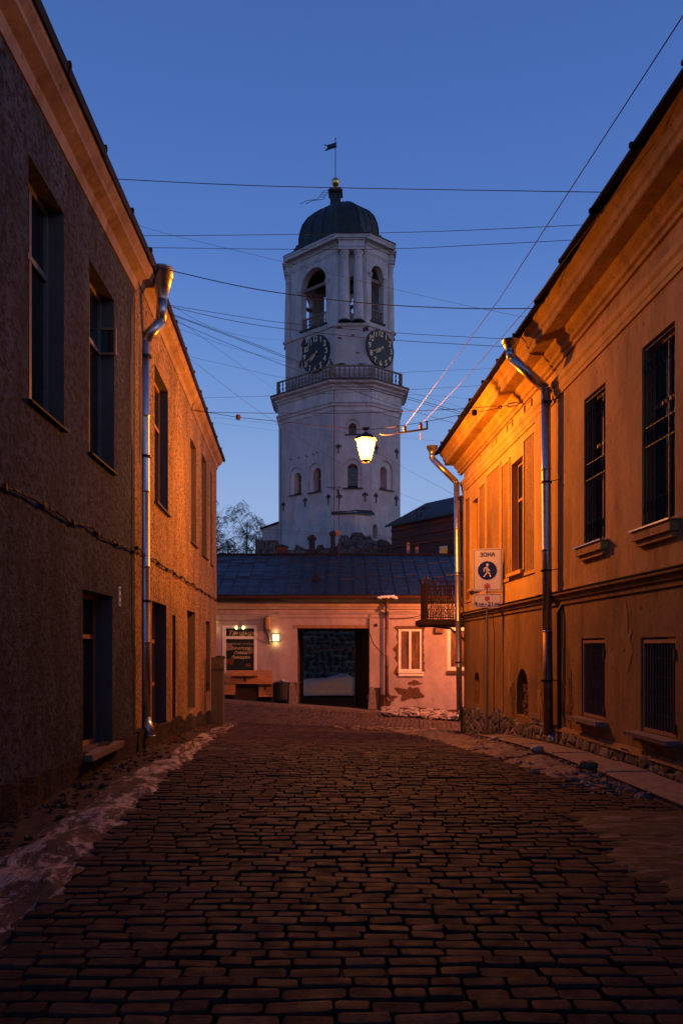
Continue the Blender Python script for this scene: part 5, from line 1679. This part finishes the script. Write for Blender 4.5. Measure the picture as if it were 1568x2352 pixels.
# dark brick house behind on the right
BH = thing('brick_house', 'dark red brick house with green sheet roof rising behind the gatehouse on the right', 'building', (6, 54, 0))
A0 = Vector(((899 - 784) / F * 55, 55)); A1 = Vector(((1064 - 784) / F * 49.4, 49.4))
dirv = (A1 - A0).normalized(); A1 = A0 + dirv * 16
BHf = Fr(tuple(A0), tuple(A1)); 
if BHf.n.y > 0: BHf.n = -BHf.n
zev = EYE + 280 / F * 55
wl0, zl0 = BHf.px(1006, 1255); wl1, zl1 = BHf.px(1027, 1275)
m_ = MB(BHf); wall(m_, 0, BHf.L, -1, zev, [(wl0, wl1, 7.2, zl0)], .2); m_.build('brick_wall', M['brick'], BH)
m_ = MB(BHf)
for z_ in (zev - .35, zev - .9, zev - 1.5): m_.box(0, BHf.L, 0, .08, z_, z_ + .16)
m_.build('brick_band', M['brick'], BH)
winframe(BH, BHf, wl0, wl1, 7.2, zl0, -.15, M['white_frame'], M['lit_window'], .09, (), ())
zri = EYE + 332 / F * 51 + 1.2
m_ = MB(BHf)
m_.ring([[(-.3, .35, zev - .05), (-.3, .35, zev + .08), (-.9, -4.0, zev + 2.2), (-.9, -4.0, zev + 1.95)], [(BHf.L, .35, zev - .05), (BHf.L, .35, zev + .08), (BHf.L, -4.0, zev + 2.2), (BHf.L, -4.0, zev + 1.95)]], True, True)
m_.face([(-.9, -4, zev + 2.1), (BHf.L, -4, zev + 2.1), (BHf.L, -8.5, zev), (-.9, -8.5, zev)])
m_.build('roof', M['darkbrick_roof'], BH)
m_ = MB(BHf); m_.face([(0, 0, -1), (0, -8.4, -1), (0, -8.4, zev), (-.0, -4, zev + 2.0), (0, 0, zev)]); m_.face([(0, -8.4, -1), (BHf.L, -8.4, -1), (BHf.L, -8.4, zev), (0, -8.4, zev)])
m_.build('end_wall', M['brick'], BH)
m_ = MB()
for x_ in (956, 967):
    q = P(x_, 1197, 53); t_ = P(x_ , 1175 if x_ < 960 else 1172, 53)
    m_.tube([(q.x, 53, q.z - 1.5), (q.x, 53, t_.z), (q.x + .15, 53.2, t_.z + .2), (q.x + .4, 53.5, t_.z + .28), (q.x + .7, 53.8, t_.z + .3)], .035, 5)
q = P(956, 1183, 53); q2 = P(967, 1183, 53); m_.tube([q, q2], .025, 4); m_.tube([q - Vector((0, 0, .4)), q2 - Vector((0, 0, .4))], .025, 4)
m_.build('roof_ladder', M['iron'], BH)
c = P(1048, 1262, 40); m_ = MB(); m_.box(c.x - .25, c.x + .2, 40, 40.5, c.z - 1, c.z + .55); tag(m_.build('metal_flue', M['black'], None), 'dark square flue beside the lit window behind the corner downpipe', 'flue')

# ------------------------------------------------------------------ birches
def tree(px_, base_y, Yt, top_y, spread, seed, lb):
    rnd = random.Random(seed)
    x0 = (px_ - 784) / F * Yt; zt_ = EYE + (1490 - top_y) / F * Yt
    o = thing('birch_tree', lb, 'tree', (x0, Yt, -1), group='bare birches beyond the gatehouse roof')
    H = zt_ + 1
    m_ = MB()
    trunk = [(x0 + .25 * math.sin(t * 3 + seed), Yt, -1 + H * .93 * t) for t in [i / 12 for i in range(13)]]
    m_.tube(trunk, [.26 * (1 - i / 12) ** .8 + .03 for i in range(13)], 6); m_.build('trunk', M['birch'], o)
    m_ = MB()
    def branch(p, d, L, r, lev):
        n = 5 if lev < 2 else 6
        pts = [p]; v = d.copy()
        for i in range(n):
            if lev == 0: v = (v + Vector((rnd.uniform(-.12, .12), rnd.uniform(-.12, .12), .03))).normalized()
            elif lev == 1: v = (v + Vector((rnd.uniform(-.2, .2), rnd.uniform(-.2, .2), -.08))).normalized()
            else: v = (v + Vector((rnd.uniform(-.12, .12), rnd.uniform(-.12, .12), -.34))).normalized()
            pts.append(pts[-1] + v * (L / n))
        m_.tube(pts, [r * (1 - .8 * i / n) for i in range(n + 1)], 3, False)
        if lev < 3:
            for q in range((9, 7, 5)[lev]):
                k_ = rnd.randint(1, n)
                a = rnd.uniform(0, 2 * PI)
                dv = (v * .5 + Vector((math.cos(a), math.sin(a) * .8, rnd.uniform(-.1, .6)))).normalized()
                branch(pts[k_], dv, L * rnd.uniform(.38, .6), max(.013, r * .55), lev + 1)
    for i in range(17):
        t = .25 + .72 * i / 17
        a = rnd.uniform(0, 2 * PI)
        p = Vector((x0 + .25 * math.sin(t * 3 + seed), Yt, -1 + H * .93 * t))
        d = Vector((math.cos(a) * .7, math.sin(a) * .7, 1.1)).normalized()
        branch(p, d, spread * (1.25 - t * .75), .13 * (1.2 - t), 0)
    m_.build('crown', M['birch'], o, recalc=False)


tree(570, 1275, 92, 1168, 5.2, 3, 'bare weeping birch standing alone left of the clock tower')
tree(486, 1275, 88, 1158, 5.5, 8, 'bare birch half hidden by the corner of the left house')
tree(612, 1275, 98, 1200, 4.2, 14, 'bare birch partly hidden behind the tower annex')
tree(528, 1275, 97, 1222, 3.4, 21, 'lowest bare birch in the gap left of the weeping one')

# ------------------------------------------------------------------ hanging street lantern
zc = lambda y, Y=18.67: EYE + (1490 - y) / F * Y
YL = 18.67; XLn = (840 - 784) / F * YL
LN = thing('street_lantern', 'lit six sided lantern hanging from a wire over the street', 'street lamp', (XLn, YL, zc(992)))
zt_r, zb_r = zc(1010), zc(1058)
hexr = lambda r, z, ph=.25: [(XLn + r * math.cos(ph + PI / 3 * i), YL + r * math.sin(ph + PI / 3 * i), z) for i in range(6)]
m_ = MB(); m_.ring([hexr(.235, zt_r), hexr(.118, zb_r)]); 
m_.build('glass', M['lantern_glass'], LN)
m_ = MB()
for i in range(6): m_.tube([hexr(.237, zt_r)[i], hexr(.12, zb_r)[i]], .0075, 4)
m_.build('frame', M['iron'], LN)
m_ = MB(); m_.ring([hexr(.275, zt_r + .0), hexr(.28, zt_r + .02), hexr(.24, zt_r + .05), hexr(.17, zt_r + .11), hexr(.07, zt_r + .15), hexr(.03, zt_r + .18)], True)
m_.build('cap', M['iron'], LN)
m_ = MB(); m_.ring([hexr(.125, zb_r + .005), hexr(.128, zb_r - .03), hexr(.108, zb_r - .035), hexr(.106, zb_r), hexr(.125, zb_r + .005)]); m_.lathe([(.045, -.03), (.05, -.02), (.02, 0)], (XLn, YL, zb_r), 8)
for i in range(3): m_.tube([hexr(.115, zb_r - .02)[i], hexr(.115, zb_r - .02)[i + 3]], .008, 4)
m_.build('base', M['iron'], LN)
m_ = MB(); m_.tube([(XLn, YL, zt_r + .17), (XLn, YL, zt_r + .24)], .012, 5); m_.ring([[(XLn - .09, YL - .02, zt_r + .29), (XLn + .09, YL - .02, zt_r + .29), (XLn + .05, YL - .02, zt_r + .22), (XLn - .05, YL - .02, zt_r + .22)], [(XLn - .09, YL + .02, zt_r + .29), (XLn + .09, YL + .02, zt_r + .29), (XLn + .05, YL + .02, zt_r + .22), (XLn - .05, YL + .02, zt_r + .22)]], True, True)
m_.build('hanger', M['rust'], LN)
zbl = zb_r + .36
m_ = MB(); m_.lathe([(.02, -.08), (.05, -.04), (.055, .02), (.04, .08), (.02, .11)], (XLn, YL, zbl), 10); m_.build('bulb', M['bulb'], LN, smooth=True)
point('sodium_light', (XLn, YL, zbl - .02), 2900, (1, .28, .012), .07, LN)

# second lantern round the corner, lighting the right half of the gatehouse
X2, Y2, Z2 = 6.2, 29.3, 4.75
L2n = dup_tree(LN); L2n.location = (X2, Y2, Z2)
L2n['label'] = 'lit lantern round the corner that floods the right of the gatehouse'
for o in (LN, L2n): o['group'] = 'hanging street lanterns'
for ch in L2n.children:
    if ch.type == 'LIGHT':
        ch.data = ch.data.copy(); ch.data.energy = 3900; ch.data.color = (1, .24, .05)

# ------------------------------------------------------------------ overhead cables
def yl(x): return 5304 / (740 - x) if x < 347 else 4505 / (670 - x)
def yr(x): return 7316 / (x - 680) if x > 1172 else 7133 / (x - 700)
def cable(lb, pts, r, Ya=None, Yb=None, mat='cable', grp='overhead cables across the street'):
    x0, x1 = pts[0][0], pts[-1][0]
    Ya = Ya or yl(x0); Yb = Yb or yr(x1)
    # depth varies linearly along the straight plan line
    X0, X1 = (x0 - 784) / F * Ya, (x1 - 784) / F * Yb
    def depth(x):
        k_ = (x - 784) / F; dX, dY = X1 - X0, Yb - Ya
        t = (k_ * Ya - X0) / (dX - k_ * dY); return Ya + t * dY
    out = []
    n = len(pts)
    for i in range(n - 1):
        a = Vector(pts[max(0, i - 1)]); b = Vector(pts[i]); c = Vector(pts[i + 1]); d = Vector(pts[min(n - 1, i + 2)])
        K = 8 if n > 2 else 4
        for q in range(K):
            t = q / K
            v = .5 * ((2 * b) + (c - a) * t + (2 * a - 5 * b + 4 * c - d) * t * t + (3 * b - a - 3 * c + d) * t ** 3)
            out.append(v)
    out.append(Vector(pts[-1]))
    m_ = MB(); m_.tube([P(v.x, v.y, depth(v.x)) for v in out], r * .82, 5)
    return tag(m_.build('overhead_cable', M[mat], None), lb, 'cable', grp)


cable('taut cable crossing high just above the tower lantern and below the gilded ball', [(256, 410), (660, 428), (1395, 441)], .0062)
cable('thin cable passing in front of the base of the dark dome', [(322, 541), (665, 538), (1000, 531), (1338, 516)], .005)
cable('thin cable crossing just under the tower crown cornice', [(332, 568), (660, 572), (900, 571), (1100, 562), (1312, 551)], .005)
cable('faint thin cable slanting down from the left eave past the tower columns', [(305, 513), (398, 540), (655, 602), (890, 660), (1060, 699), (1208, 729)], .0028)
cable('thick black cable sagging across the bell openings', [(346, 610), (527, 652), (661, 675), (861, 698), (1066, 708), (1224, 708)], .0095)
cable('upper of two cables crossing at the bell railing', [(380, 699), (527, 723), (661, 742), (905, 764), (1180, 779)], .0055)
cable('lower of two cables crossing just above the clocks', [(382, 702), (527, 735), (661, 756), (890, 780), (1162, 796)], .0065)
cable('dotted slack cable ending at the left edge of the clock stage', [(383, 694), (465, 742), (538, 767), (603, 778), (659, 781)], .005, None, 65.9)
cable('steep pair cable crossing the left clock and the gallery rail', [(386, 718), (538, 773), (603, 797), (694, 833), (850, 888), (934, 911), (1082, 953)], .0065)
cable('second strand just under the steep pair crossing the left clock', [(386, 720), (538, 776), (603, 801), (694, 837), (850, 892), (934, 916), (1080, 957)], .006)
cable('steep cable crossing under the left clock to the far right eave', [(392, 733), (527, 790), (661, 842), (767, 881), (920, 935), (1060, 977)], .006)
cable('faint cable from the left eave past the left clock to the right', [(398, 750), (527, 796), (603, 817), (658, 831), (800, 863), (937, 900), (1078, 941)], .0032)
cable('straight cable descending from the left hopper to the tower gallery', [(384, 716), (474, 782), (568, 850), (638, 898)], .0045, None, 65.5)
cable('faint cable crossing the upper part of the gallery rail', [(424, 816), (568, 849), (656, 867), (780, 868), (911, 856), (1135, 846)], .0035)
cable('long straight cable running down in front of the arched tower windows', [(425, 815), (550, 912), (638, 973), (763, 1053), (876, 1116), (919, 1133), (1015, 1172)], .0045, None, 50.5)
cable('short cable meeting the left end of the tower gallery', [(462, 914), (626, 909), (760, 903), (940, 895), (1106, 885)], .0045)
cable('faint cable behind the gallery cornice on the right', [(640, 905), (937, 906), (1092, 917)], .0035, 62.0 - 1)
cable('upper hair thin wire below the lantern span on the left', [(486, 958), (638, 975), (760, 990), (920, 1005), (1012, 1014)], .0028)
cable('lower hair thin wire below the lantern span on the left', [(490, 970), (635, 989), (760, 1003), (900, 1020)], .0028, None, 40)
cable('straight wire slanting down right in front of the tower under the lantern', [(690, 935), (874, 1044), (1040, 1135), (1064, 1148)], .0045, 58, 23.6)
cable('upper of the two thin wires low across the tower foot', [(492, 1211), (746, 1224), (882, 1231), (1052, 1238)], .005, 28.5, 24)
cable('lower of the two thin wires low across the tower foot', [(492, 1219), (746, 1228), (882, 1236), (1052, 1242)], .0045, 28.5, 24)
cable('thick black cable rising across the gatehouse roof ridge', [(493, 1289), (600, 1283), (746, 1275), (884, 1258), (1050, 1236)], .014, 28.3, 24.2)

# span wire and lantern wire with fittings
YA, YB = 21.09, 16.9
XA, XB = (439 - 784) / F * YA, (1207 - 784) / F * YB
def sp(x, y):
    k_ = (x - 784) / F; dX, dY = XB - XA, YB - YA
    t = (k_ * YA - XA) / (dX - k_ * dY); return P(x, y, YA + t * dY)
SPW = thing('span_wire', 'upper span wire tied by chain to the left wall and turnbuckle to the right', 'cable', tuple(sp(780, 948)))
m_ = MB(); m_.tube([sp(478, 946.7), sp(620, 949), sp(800, 949), sp(950, 944), sp(1066, 938.5), sp(1140, 932)], .007, 5); m_.build('wire', M['cable_red'], SPW)
m_ = MB()
for i in range(9):
    a, b = sp(439 + i * 4.4, 941.5 + i * .6), sp(439 + i * 4.4 + 5.5, 942 + i * .65)
    u = (b - a); sd_ = Vector((0, 0, .018)) if i % 2 else Vector((.0, .018, 0))
    m_.tube([a, a + u * .3 + sd_, a + u * .7 + sd_, b, a + u * .7 - sd_, a + u * .3 - sd_, a], .006, 4)
m_.build('chain', M['iron'], SPW)
m_ = MB()
a, b = sp(1166, 931), sp(1188, 927)
sd_ = Vector((0, 0, .035))
m_.tube([a - sd_, b - sd_, b + sd_, a + sd_, a - sd_], .012, 5); m_.tube([b, sp(1207, 923)], .012, 5)
m_.tube([sp(1207, 915), sp(1207, 931)], .015, 5); m_.tube([sp(1148, 934), a], .01, 5)
c = sp(1148, 935); m_.tube([(c.x + .035 * math.cos(q / 8 * 2 * PI), c.y, c.z + .035 * math.sin(q / 8 * 2 * PI)) for q in range(9)], .008, 4)
m_.build('turnbuckle', M['iron'], SPW)
LW = thing('lantern_wire', 'sagging wire with block insulators that carries the lit lantern', 'cable', tuple(sp(840, 986)))
m_ = MB(); m_.tube([sp(478, 947), sp(547, 958.5), sp(650, 969), sp(760, 980), sp(835, 987)], .007, 5); m_.tube([sp(845, 987), sp(900, 981), sp(980, 968), sp(1040, 956), sp(1088, 948), sp(1140, 938), sp(1150, 934)], .007, 5); m_.build('wire', M['cable_red'], LW)
for x_, y_ in ((547, 958), (1089, 947.5)):
    c = sp(x_, y_); m_ = MB(); m_.lathe([(.045, -.06), (.06, -.05), (.06, .05), (.045, .06)], tuple(c), 10); m_.build('insulator_block', M['rust'], LW)
m_ = MB(); m_.tube([sp(845, 990), sp(862, 996), sp(885, 999.5), sp(900, 998), sp(915, 993)], .005, 5); m_.build('feed_wire', M['ceramic'], LW)
IB = thing('insulator_bar', 'dark iron bar with two ceramic insulators hung on the lantern wire right of the lamp', 'bracket', tuple(sp(947, 988)))
m_ = MB(); m_.tube([sp(910.5, 977), sp(915, 996)], .02, 5); m_.tube([sp(915, 995), sp(981, 985)], .024, 5); m_.tube([sp(981, 985), sp(980, 967)], .02, 5); m_.build('bar', M['iron'], IB)
for x_, y_ in ((929.5, 991), (966, 985)):
    c = sp(x_, y_); m_ = MB(); m_.lathe([(.03, 0), (.045, .02), (.035, .05), (.05, .08), (.03, .12), (.012, .14)], tuple(c), 10); m_.build('insulator', M['ceramic'], IB)
c = sp(966, 1000); m_ = MB(); m_.lathe([(.012, -.1), (.014, .05)], tuple(c), 6); m_.build('tail_pin', M['ceramic'], IB)
a, b = sp(930.5, 978), P(1560, 55, 6.2)
for lb, a, way in (('left of two wires running from the insulator bar up over the viewer', sp(930.5, 978), [P(1148, 684, 11.2), P(1305, 441, 8.6), P(1516, 115, 6.5), P(1700, -170, 5.3)]),
                   ('right of two wires running from the insulator bar up behind the right eave', sp(968, 973), [P(1060, 878, 14.7), P(1217, 700, 11.6), P(1500, 330, 8.0)])):
    m_ = MB(); m_.tube([a] + way, .0055, 5); tag(m_.build('overhead_cable', M['cable_red'], None), lb, 'cable', 'feed wires over the street')

# ------------------------------------------------------------------ zone sign on its post
ZY = 18.75
zs_ = lambda y: EYE + (1490 - y) / F * ZY
xs_ = lambda x: (x - 784) / F * ZY
SG = thing('zone_sign', 'pedestrian zone sign with opening hours plate on a thin post beside the ochre house', 'sign', (xs_(1119.5), ZY + .06, zs_(1694)))
m_ = MB(); m_.tube([(xs_(1119.5), ZY + .05, zs_(1700)), (xs_(1119.5), ZY + .05, zs_(1264))], .03, 8); m_.build('post', M['zinc'], SG)


def rrect(x0, x1, z0, z1, r, y):
    out = []
    for cx_, cz_, a0 in ((x1 - r, z1 - r, 0), (x0 + r, z1 - r, PI / 2), (x0 + r, z0 + r, PI), (x1 - r, z0 + r, 1.5 * PI)):
        out += [(cx_ + r * math.cos(a0 + PI / 2 * q / 4), y, cz_ + r * math.sin(a0 + PI / 2 * q / 4)) for q in range(5)]
    return out


def plate(x0, x1, y0, y1, nm):
    a, b, c_, e_ = xs_(x0), xs_(x1), zs_(y1), zs_(y0)
    m_ = MB(); m_.ring([rrect(a, b, c_, e_, .035, ZY + .02), rrect(a, b, c_, e_, .035, ZY)], True, True)
    o = m_.build(nm, M['white_enamel'], SG)
    m_ = MB(); i1, i2 = .022, .030
    A_ = rrect(a + i1, b - i1, c_ + i1, e_ - i1, .03, ZY - .002); B_ = rrect(a + i2, b - i2, c_ + i2, e_ - i2, .025, ZY - .002)
    m_.ring([A_, B_]); m_.build('border_line', M['sign_black'], o)
    return o


s1 = plate(1088, 1153.5, 1260, 1357.5, 'sign_plate'); s2 = plate(1088.5, 1152.5, 1363.5, 1396, 'hours_plate')
text_fit('ЗОНА', xs_(1103.5), xs_(1137.5), zs_(1278.4), zs_(1268.4), ZY - .003, M['sign_black'], s1)
def disc(cx_, cz_, r, y, mat, par, nm, n=36):
    m_ = MB(); m_.ring([[(cx_ + r * math.cos(2 * PI * i / n), y + dy, cz_ + r * math.sin(2 * PI * i / n)) for i in range(n)] for dy in (.002, 0)], True, True); return m_.build(nm, mat, par)
dcx, dcz = xs_(1120.2), zs_(1310.5)
kpx = ZY / F
disc(dcx, dcz, 21.5 * kpx, ZY - .003, M['sign_blue'], s1, 'blue_disc')
m_ = MB()
def limb(pts, w):
    for (a, b) in zip(pts, pts[1:]):
        a = Vector(a); b = Vector(b); u = (b - a).normalized(); nn = Vector((-u.y, u.x)) * w / 2
        q = [a - nn - u * w * .3, b - nn + u * w * .3, b + nn + u * w * .3, a + nn - u * w * .3]
        m_.ring([[(dcx + v.x * kpx, ZY - .0065 + dy, dcz - v.y * kpx) for v in q] for dy in (0, .002)], True, True)
limb([(-1.2, -7.2), (0.2, 3)], 5.0); limb([(.2, -4), (.6, 2)], 4.4); limb([(-2, -8), (-7.2, -4.5), (-7.2, 1.5)], 2.4); limb([(2.2, -3.5), (5.5, 1)], 2.2)
limb([(-.2, 4), (-7.2, 14.0)], 2.9); limb([(1.0, 3.2), (5.2, 7.5), (7.0, 14)], 3.2)
m_.build('walking_figure', M['white_enamel'], s1)
disc(dcx + .3 * kpx, dcz + 13.2 * kpx, 3.1 * kpx, ZY - .0065, M['white_enamel'], s1, 'figure_head', 16)
for yy, rr, par in ((1346.4, 7.2, s1), (1374.5, 6.0, s2)):
    m_ = MB(); cx_, cz_ = xs_(1119.6), zs_(yy)
    for i in range(3):
        a = PI / 2 + i * PI / 3; u = Vector((math.cos(a), math.sin(a))); nn = Vector((-u.y, u.x))
        for sg in (-1, 1):
            q = [u * sg * .2 - nn * .14, u * sg * 1.0 - nn * .24, u * sg * 1.0 + nn * .24, u * sg * .2 + nn * .14]
            m_.ring([[(cx_ + v.x * rr * kpx, ZY - .004 + dy - .0004 * i, cz_ + v.y * rr * kpx) for v in q] for dy in (0, .002)], True, True)
    m_.build('red_asterisk', M['sign_red'], par)
for tx_, xa, xb, h_ in (('9', 1092, 1097.5, 9), ('.00', 1099, 1112.5, 6.6), ('21', 1121, 1132.5, 9), ('.00', 1134.5, 1148, 6.6)):
    text_fit(tx_, xs_(xa), xs_(xb), zs_(1391.5), zs_(1391.5 - h_), ZY - .003, M['sign_black'], s2)
m_ = MB(); m_.box(xs_(1114.3), xs_(1119.3), ZY - .005, ZY - .002, zs_(1388.6), zs_(1387.2)); m_.build('lettering', M['sign_black'], s2)

SG.rotation_euler.z = math.radians(-15)
# ------------------------------------------------------------------ cable cabinet at the left corner
YC = 24.5
a, b = P(485, 1668, YC), P(512, 1511, YC)
CB = thing('cable_cabinet', 'tall grey utility cabinet with scrawled tag at the corner of the left house', 'cabinet', (a.x + .2, YC, a.z))
m_ = MB(); m_.box(a.x, b.x, YC, YC + .34, zg(a.x, YC) - .1, b.z - .03); m_.build('body', M['cabinet'], CB)
m_ = MB(); m_.box(a.x - .02, b.x + .05, YC - .02, YC + .37, b.z - .03, b.z + .01); m_.build('lid', M['cabinet'], CB)
m_ = MB(); m_.box(a.x + .02, b.x - .02, YC - .008, YC, zg(a.x, YC) + .1, b.z - .08); dr = m_.build('door', M['cabinet'], CB)
text('кone', (a.x + .17, YC - .012, b.z - .36), .19, M['sign_black'], dr, 'scrawl', shear=.4)
m_ = MB(); q = Vector((a.x + .15, YC - .012, b.z - .24)); m_.tube([(q.x + .08 * math.cos(t / 10 * 2 * PI), q.y, q.z + .025 * math.sin(t / 10 * 2 * PI)) for t in range(11)], .006, 3); m_.build('scrawl', M['sign_black'], dr)
m_ = MB()
for i in range(3): m_.blob((b.x - .18 + i * .07, YC + .1, b.z + .03), .07, .08, .03, .5)
tag(m_.build('plastic_bag', M['bin'], None, smooth=True), 'crumpled dark bag lying on top of the grey cabinet', 'bag')

# ------------------------------------------------------------------ ice, pavements, snow
m_ = MB()
def fice(i, j):
    Y = 2.6 + i * .11
    a = -3.18 - .0241 * Y + .42 - .03 * max(0, Y - 14); b = XL(Y) + .1 * noise.noise(Vector((Y * 1.7, 0, 0))) + .04 * math.sin(Y * 5)
    if Y > 13.5: a = -2.663 - .0623 * Y + .45
    t = j / 24; X = a + (b - a) * t
    h = .05 * min(1, 4 * t, 4 * (1 - t) + .25) * (1 + 1.9 * noise.noise(Vector((X * 2.2, Y * 1.4, 0)))) + .03 * noise.noise(Vector((X * 7, Y * 5, 2)))
    return (X, Y, zr(X, Y) - .024 + h)
m_.grid(fice, 208, 24)
tag(m_.build('ice_strip', M['ice'], None, smooth=True), kind='stuff')
m_ = MB()
def fl_(i, j):
    Y = 2.6 + i * .1
    a = (-3.18 - .0241 * Y) if Y < 13.5 else (-2.663 - .0623 * Y); X = a - .05 + .75 * j / 10
    return (X, Y, zr(X, Y) + .03 - .006 * j + .03 * noise.noise(Vector((X * 4, Y * 2, 0))) + .02 * noise.noise(Vector((X * 12, Y * 9, 0))))
m_.grid(fl_, 248, 10)
tag(m_.build('left_pavement', M['soil'], None, smooth=True), kind='structure')
m_ = MB()
for i in range(420):
    Y = 3.2 + 22 * random.random() ** 1.3
    a = (-3.18 - .0241 * Y) if Y < 13.5 else (-2.663 - .0623 * Y)
    X = a + abs(random.gauss(.12, .28)); s_ = random.uniform(.008, .035)
    m_.blob((X, Y, zr(X, Y) + .03), s_ * 1.4, s_ * 1.2, s_ * .7, .6)
tag(m_.build('grit', M['patch'], None, recalc=False), kind='stuff')
# frozen slush on the right edge near the viewer
m_ = MB()
def fs2(i, j):
    Y = 3.0 + i * .16; X = 1.55 + j * .14
    e = (X - 1.75) * .9 - .25 + .35 * noise.noise(Vector((X * 1.3, Y * 1.6, 7))) - .10 * max(0, Y - 6.4) - .5 * max(0, 3.9 - Y)
    h = -.05 + min(.075, max(0, .07 * e * 2.2 + .03))
    return (X, Y, zr(X, Y) + h + .012 * noise.noise(Vector((X * 6, Y * 6, 0))))
m_.grid(fs2, 34, 15)
tag(m_.build('slush_patch', M['slush'], None, smooth=True), kind='stuff')
# right pavement of big slabs, cobbled gutter row against the plinth
RP = MB()
RP.grid(lambda i, j: ((lambda Y: (XR(Y) + .02 + j * .35, Y, zg(3.8, Y) + .075))(2.6 + i * .6)), 26, 4)
rpo = tag(RP.build('right_pavement', M['soil'], None, smooth=True), kind='structure')
Y = 3.0
while Y < 17.5:
    L_ = random.uniform(.85, 1.25)
    a0, a1 = XR(Y) + .04, XR(Y + L_) + .04
    w_ = .58 + random.uniform(-.03, .03)
    m_ = MB(); dz = random.uniform(-.012, .012); z0_, z1_ = zg(3.8, Y) + .1 + dz, zg(3.8, Y + L_) + .1 + dz + random.uniform(-.01, .01)
    m_.ring([[(a0, Y + .01, z0_ - .2), (a0 + w_, Y + .01, z0_ - .2), (a1 + w_, Y + L_ - .012, z1_ - .2), (a1, Y + L_ - .012, z1_ - .2)],
             [(a0, Y + .01, z0_ - .02), (a0 + w_, Y + .01, z0_ - .0), (a1 + w_, Y + L_ - .012, z1_), (a1, Y + L_ - .012, z1_ - .02)],
             [(a0 + .02, Y + .025, z0_), (a0 + w_ - .015, Y + .025, z0_ + .006), (a1 + w_ - .015, Y + L_ - .025, z1_ + .006), (a1 + .02, Y + L_ - .025, z1_)]], True, False)
    m_.build('paving_slab', M['granite'], rpo)
    Y += L_
rs_ = MB(); rs_.use_tone = True
Y = 4.0
while Y < 16:
    for k_ in range(3):
        X = XR(Y) + .72 + k_ * .16
        cobble(rs_, X, Y, .14, .15, random.uniform(0, .5), lambda x, y: zg(3.8, y) + .09)
    Y += .17
tag(rs_.build('gutter_stones', M['cobble'], rpo, smooth=True, recalc=False), kind='stuff')
# dirty snow bank along the right pavement and clods in the crossing
m_ = MB()
for i in range(520):
    t = random.random()
    Y = 9.5 + 12 * t + random.uniform(-.3, .3)
    X = XR(Y) - abs(random.gauss(0, .3)) * (1 + .9 * t) + .05
    s_ = random.uniform(.012, .042) * (1.3 if random.random() < .1 else 1)
    m_.blob((X, Y, zr(X, Y) + .015 + s_ * .2), s_ * 1.6, s_ * 1.3, s_ * .8, .7)
tag(m_.build('snow_clods', M['dirtysnow'], None, smooth=False, recalc=False), kind='stuff')
m_ = MB()
def fb(i, j):
    Y = 9.0 + i * .0625; w_ = .75 + .09 * (Y - 9)
    t = j / 40; X = XR(Y) + .1 - w_ * t
    h = .1 * math.sin(PI * min(1, t * 1.02)) ** .7 * min(1, (Y - 9) / 2.5) * (.7 + .9 * noise.noise(Vector((X * 2.5, Y * 2, 0)))) - .025 * (t > .9) - .02
    return (X, Y, zr(X, Y) + h + .035 * noise.noise(Vector((X * 7, Y * 7, 0))) + .02 * noise.noise(Vector((X * 17, Y * 17, 4))))
m_.grid(fb, 248, 40)
tag(m_.build('snow_bank', M['dirtysnow'], None, smooth=True), kind='stuff')
m_ = MB()
for i in range(170):
    X = random.uniform(1.7, 4.9); Y = 31.9 + random.uniform(-.75, .85); tt = 1 - abs(X - 3.1) / 2.2
    s_ = random.uniform(.05, .17)
    if tt < 0: continue
    m_.blob((X, Y, zg(X, 32) + .08 + s_ * .3 + random.random() * .28 * tt * max(0, 1 - abs(Y - 32) / .9)), s_ * 1.4, s_, s_ * .75, .6)
tag(m_.build('rubble_heap', M['chunks'], None, smooth=False, recalc=False), kind='stuff')
m_ = MB()
for i in range(90):
    X = random.gauss(1.9, .9); Y = 25.6 + random.gauss(0, .5); s_ = random.uniform(.03, .09)
    m_.blob((X, Y, zr(X, Y) + s_ * .4), s_ * 1.4, s_, s_ * .7, .5)
tag(m_.build('slush_clods', M['dirtysnow'], None, smooth=True, recalc=False), kind='stuff')
for i, (X, Y, s_, lb) in enumerate(((3.25, 13.3, .07, 'flat pale lump of ice on the right kerb'), (3.42, 11.1, .09, 'largest dark lump at the end of the snow bank'), (3.0, 15.6, .055, 'rounded whitish lump of ice on the snow bank'))):
    m_ = MB(); m_.blob((0, 0, 0), s_ * 1.5, s_, s_ * .8, .4)
    o = m_.build('ice_lump', M['chunks'] if i != 1 else M['dirtysnow'], None, smooth=True, recalc=False); o.location = (X, Y, zr(X, Y) + .12)
    tag(o, lb, 'ice')
# dark drain lid at the far left of the roadway
m_ = MB(); q = P(507, 1715, 14.5); m_.lathe([(.3, -.05), (.3, .02), (.27, .03), (.26, .02)], (q.x, 14.5, zr(q.x, 14.5)), 20); tag(m_.build('drain_cover', M['iron'], None), 'round dark drain cover at the edge of the cobbles by the ice', 'drain cover')
